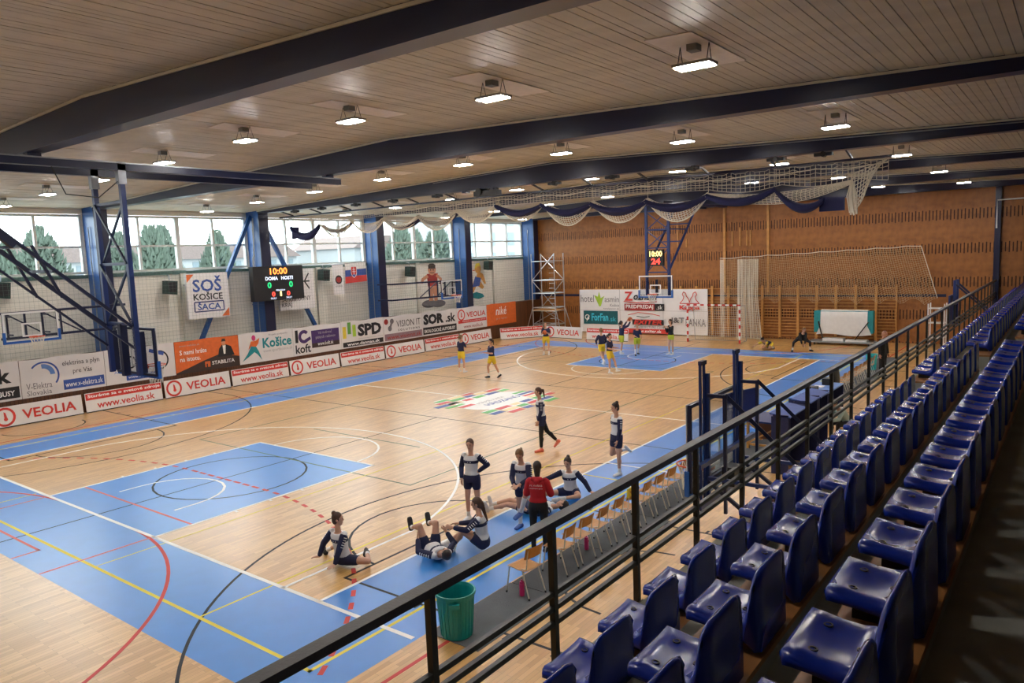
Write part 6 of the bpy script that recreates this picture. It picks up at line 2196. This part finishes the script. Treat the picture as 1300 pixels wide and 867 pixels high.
# --- navy and yellow team
away('player in navy and yellow near the boards with one arm held out', (-5.65, 18.5), (0.5, -0.6), dict(thR=(0.14, 0.02, -1), thL=(-0.14, 0.0, -1), uaR=(0.2, 0.5, -0.9), faR=(0.3, 0.95, 0.05), look=(0.2, 1, -0.05)), hair='hair_fair', kit=dict(shoe='shoe_white'))
away('player in navy and yellow striding with both hands forward by the emblem', (-3.3, 17.8), (-0.85, 0.5), dict(thR=(0.03, 0.38, -1), shR=(0, -0.05, -1), ftR=(0, 1, 0.1), thL=(-0.03, -0.35, -1), shL=(0, -0.45, -1), ftL=(0, 0.9, -0.5), uaR=(0.15, 0.2, -1), faR=(-0.1, 1, 0.1), uaL=(-0.15, 0.25, -1), faL=(0.1, 1, 0.15)), hair='hair_dark')
rm, Im = away('player in navy and yellow holding a ball by the far three-point line', (-5.3, 24.8), (-0.2, 0.95), dict(thR=(0.10, 0.02, -1), thL=(-0.10, 0, -1), uaR=(0.2, 0.15, -1), faR=(-0.25, 0.9, 0.35), uaL=(-0.25, 0.15, -1), faL=(0.3, 0.9, 0.30)), hair='hair_fair', kit=dict(shoe='shoe_white'))
away('player in long navy sleeves walking behind another before the far key', (-0.85, 22.9), (-0.35, -0.9), dict(thR=(0.03, 0.15, -1), thL=(-0.05, -0.3, -1), shL=(0, -0.8, -0.75), ftL=(0, 0.4, -1), uaL=(-0.6, -0.2, -0.8), faL=(0.4, 0.6, -0.6), uaR=(0.3, -0.1, -1), faR=(-0.2, 0.6, -0.7)), kit=dict(long=True, shoe='shoe_white'), hair='hair_fair', style='none')
away('player in navy and yellow running on the edge of the far key', (0.65, 21.0), (0.55, 0.35), dict(thR=(0.04, 0.12, -1), shR=(0, -0.05, -1), thL=(-0.05, 0.45, -0.9), shL=(0, 0.25, -1), ftL=(0, 1, 0.2), uaR=(0.15, 0.1, -1), faR=(-0.2, 0.9, -0.2), uaL=(-0.15, 0.15, -1), faL=(0.2, 0.9, 0.0)), hair='hair_dark', kit=dict(shoe='shoe_white'))
rp_, Ip_ = away('player in navy and yellow shooting a ball under the far hoop', (-1.75, 26.4), (0.75, -0.3), dict(t=(0, 0.08, 1), thR=(0.06, -0.1, -1), shR=(0, -0.15, -1), thL=(-0.06, 0.25, -1), shL=(0, -0.25, -1), uaR=(0.15, 0.85, 0.3), faR=(-0.05, 0.6, 0.8), uaL=(-0.15, 0.85, 0.25), faL=(0.05, 0.6, 0.8), look=(0, 1, 0.25)), kit=dict(long=True, shoe='shoe_white', shorts='kit_lime'), hair='hair_dark')
away('player in navy and lime shorts with raised heel under the far hoop', (-0.75, 26.2), (0.1, 0.95), dict(thR=(0.05, 0.0, -1), thL=(-0.02, -0.25, -1), shL=(0, -0.45, -1), uaR=(0.2, 0.2, -1), faR=(-0.3, 0.8, -0.2), uaL=(-0.25, 0.2, -1), faL=(0.2, 0.8, -0.4)), kit=dict(shorts='kit_lime', sockh=0.7), hair='hair_fair', H=1.6)
away('player in black top and lime shorts with hands to her face by the white banner', (0.65, 27.1), (-0.8, 0.35), dict(uaR=(0.15, 0.35, -1), faR=(-0.25, 0.55, 0.85), uaL=(-0.15, 0.35, -1), faL=(0.25, 0.55, 0.85), thR=(0.04, 0.12, -1), thL=(-0.04, -0.02, -1)), kit=dict(shirt='kit_black', sleeve='kit_black', long=True, shorts='kit_lime', leg=0.25, sockh=0.15, shoe='shoe_white'), hair='hair_dark', style='long', H=1.78)
away('player in navy and yellow folded forward on the far blue margin', (4.35, 30.7), (-0.75, 0.55), dict(t=(0, 0.95, 0.25), look=(0, 0.8, -0.6), hup=(0, 0.6, 0.8), thR=(0.25, 0.8, -0.35), shR=(-0.1, -0.95, -0.1), ftR=(0, -1, -0.1), thL=(-0.25, 0.8, -0.35), shL=(0.1, -0.95, -0.1), ftL=(0, -1, -0.1),
     uaR=(0.35, 0.9, -0.3), faR=(0.2, 0.9, -0.35), uaL=(-0.35, 0.9, -0.3), faL=(-0.2, 0.9, -0.35)), kit=dict(sleeve='kit_yellow'), hair='hair_dark', style='none')
person('person in black crouching with hands down before the wall bars', (5.9, 30.5), (-0.05, 1), dict(shirt='kit_black', sleeve='kit_black', shorts='kit_black', legging='kit_black', legend=0.5, sock='sock_white', sockh=0.3, shoe='shoe_black'),
     dict(t=(0, 0.75, 0.55), look=(0, 0.85, -0.4), hup=(0, 0.5, 0.9), thR=(0.65, 0.5, -0.35), shR=(0.1, -0.2, -1), ftR=(0.4, 1, 0), thL=(-0.65, 0.5, -0.35), shL=(-0.1, -0.2, -1), ftL=(-0.4, 1, 0),
          uaR=(-0.1, 0.2, -1), faR=(-0.2, 0.1, -1), uaL=(0.1, 0.2, -1), faL=(0.2, 0.1, -1)), vox=FV, hair='hair_fair', style='none')
person('bald man in dark clothes standing by the rail near the far bench', (10.75, 24.4), (0.3, 0.6), dict(shirt='kit_black', sleeve='kit_black', shorts='kit_black', legging='kit_black', legend=1.0, sock=None, shoe='shoe_black'), dict(look=(-0.4, 1, -0.2)), vox=FV, hair='skin2', style='none', skin='skin2', H=1.78)
# --- seated helper at the scorer tables
r = thing('bench_chair', 'chair under the helper in mint shirt at the navy desks', 'chair', (11.95, 13.85, 0))
MB().box(11.75, 12.15, 13.65, 14.05, 0.32, 0.35).build('seat_board', 'chair_wood', r)
for x in (11.78, 12.12):
    for y in (13.68, 14.02):
        MB().bar((x, y, 0), (x, y, 0.32), 0.025).build('leg', 'chair_steel', r)
person('helper in mint shirt bending over by the navy desks', (11.95, 13.85), (-0.9, 0.2), dict(shirt='shirt_mint', sleeve='shirt_mint', shorts='kit_black', legging='kit_black', legend=0.95, sock=None, shoe='shoe_black'),
     dict(t=(0, 0.65, 0.85), look=(0, 0.75, -0.6), hup=(0, 0.5, 0.85), thR=(0.12, 1, 0.0), shR=(0, 0.05, -1), thL=(-0.12, 1, 0.0), shL=(0, 0.05, -1), uaR=(0.2, 0.6, -0.8), faR=(-0.1, 0.95, -0.1), uaL=(-0.2, 0.6, -0.8), faL=(0.1, 0.95, -0.1)), vox=FV, hair='hair_dark', style='none', H=1.7)
# balls
def ball(c, r_, label):
    o = MB().sphere((0, 0, 0), r_, 20, 12).build('ball', 'ball_orange', smooth=True)
    o.location = c
    tag(o, label, 'ball', 'orange basketballs')
Jm = Im['J']
cc = (Jm['wrR'] + Jm['wrL']) / 2 + Vector(rm.location)
ball(cc + Im['fwd'] * 0.12 + Vector((0, 0, 0.04)), 0.118, 'orange basketball held by the player near the far corner')
ball((Ip_['J']['wrR'] + Ip_['J']['wrL']) / 2 + Vector(rp_.location) + Ip_['fwd'] * 0.10 + Vector((0, 0, 0.13)), 0.12, 'orange basketball in the hands of the shooting player')
bpy.data.scenes.remove(TMP)
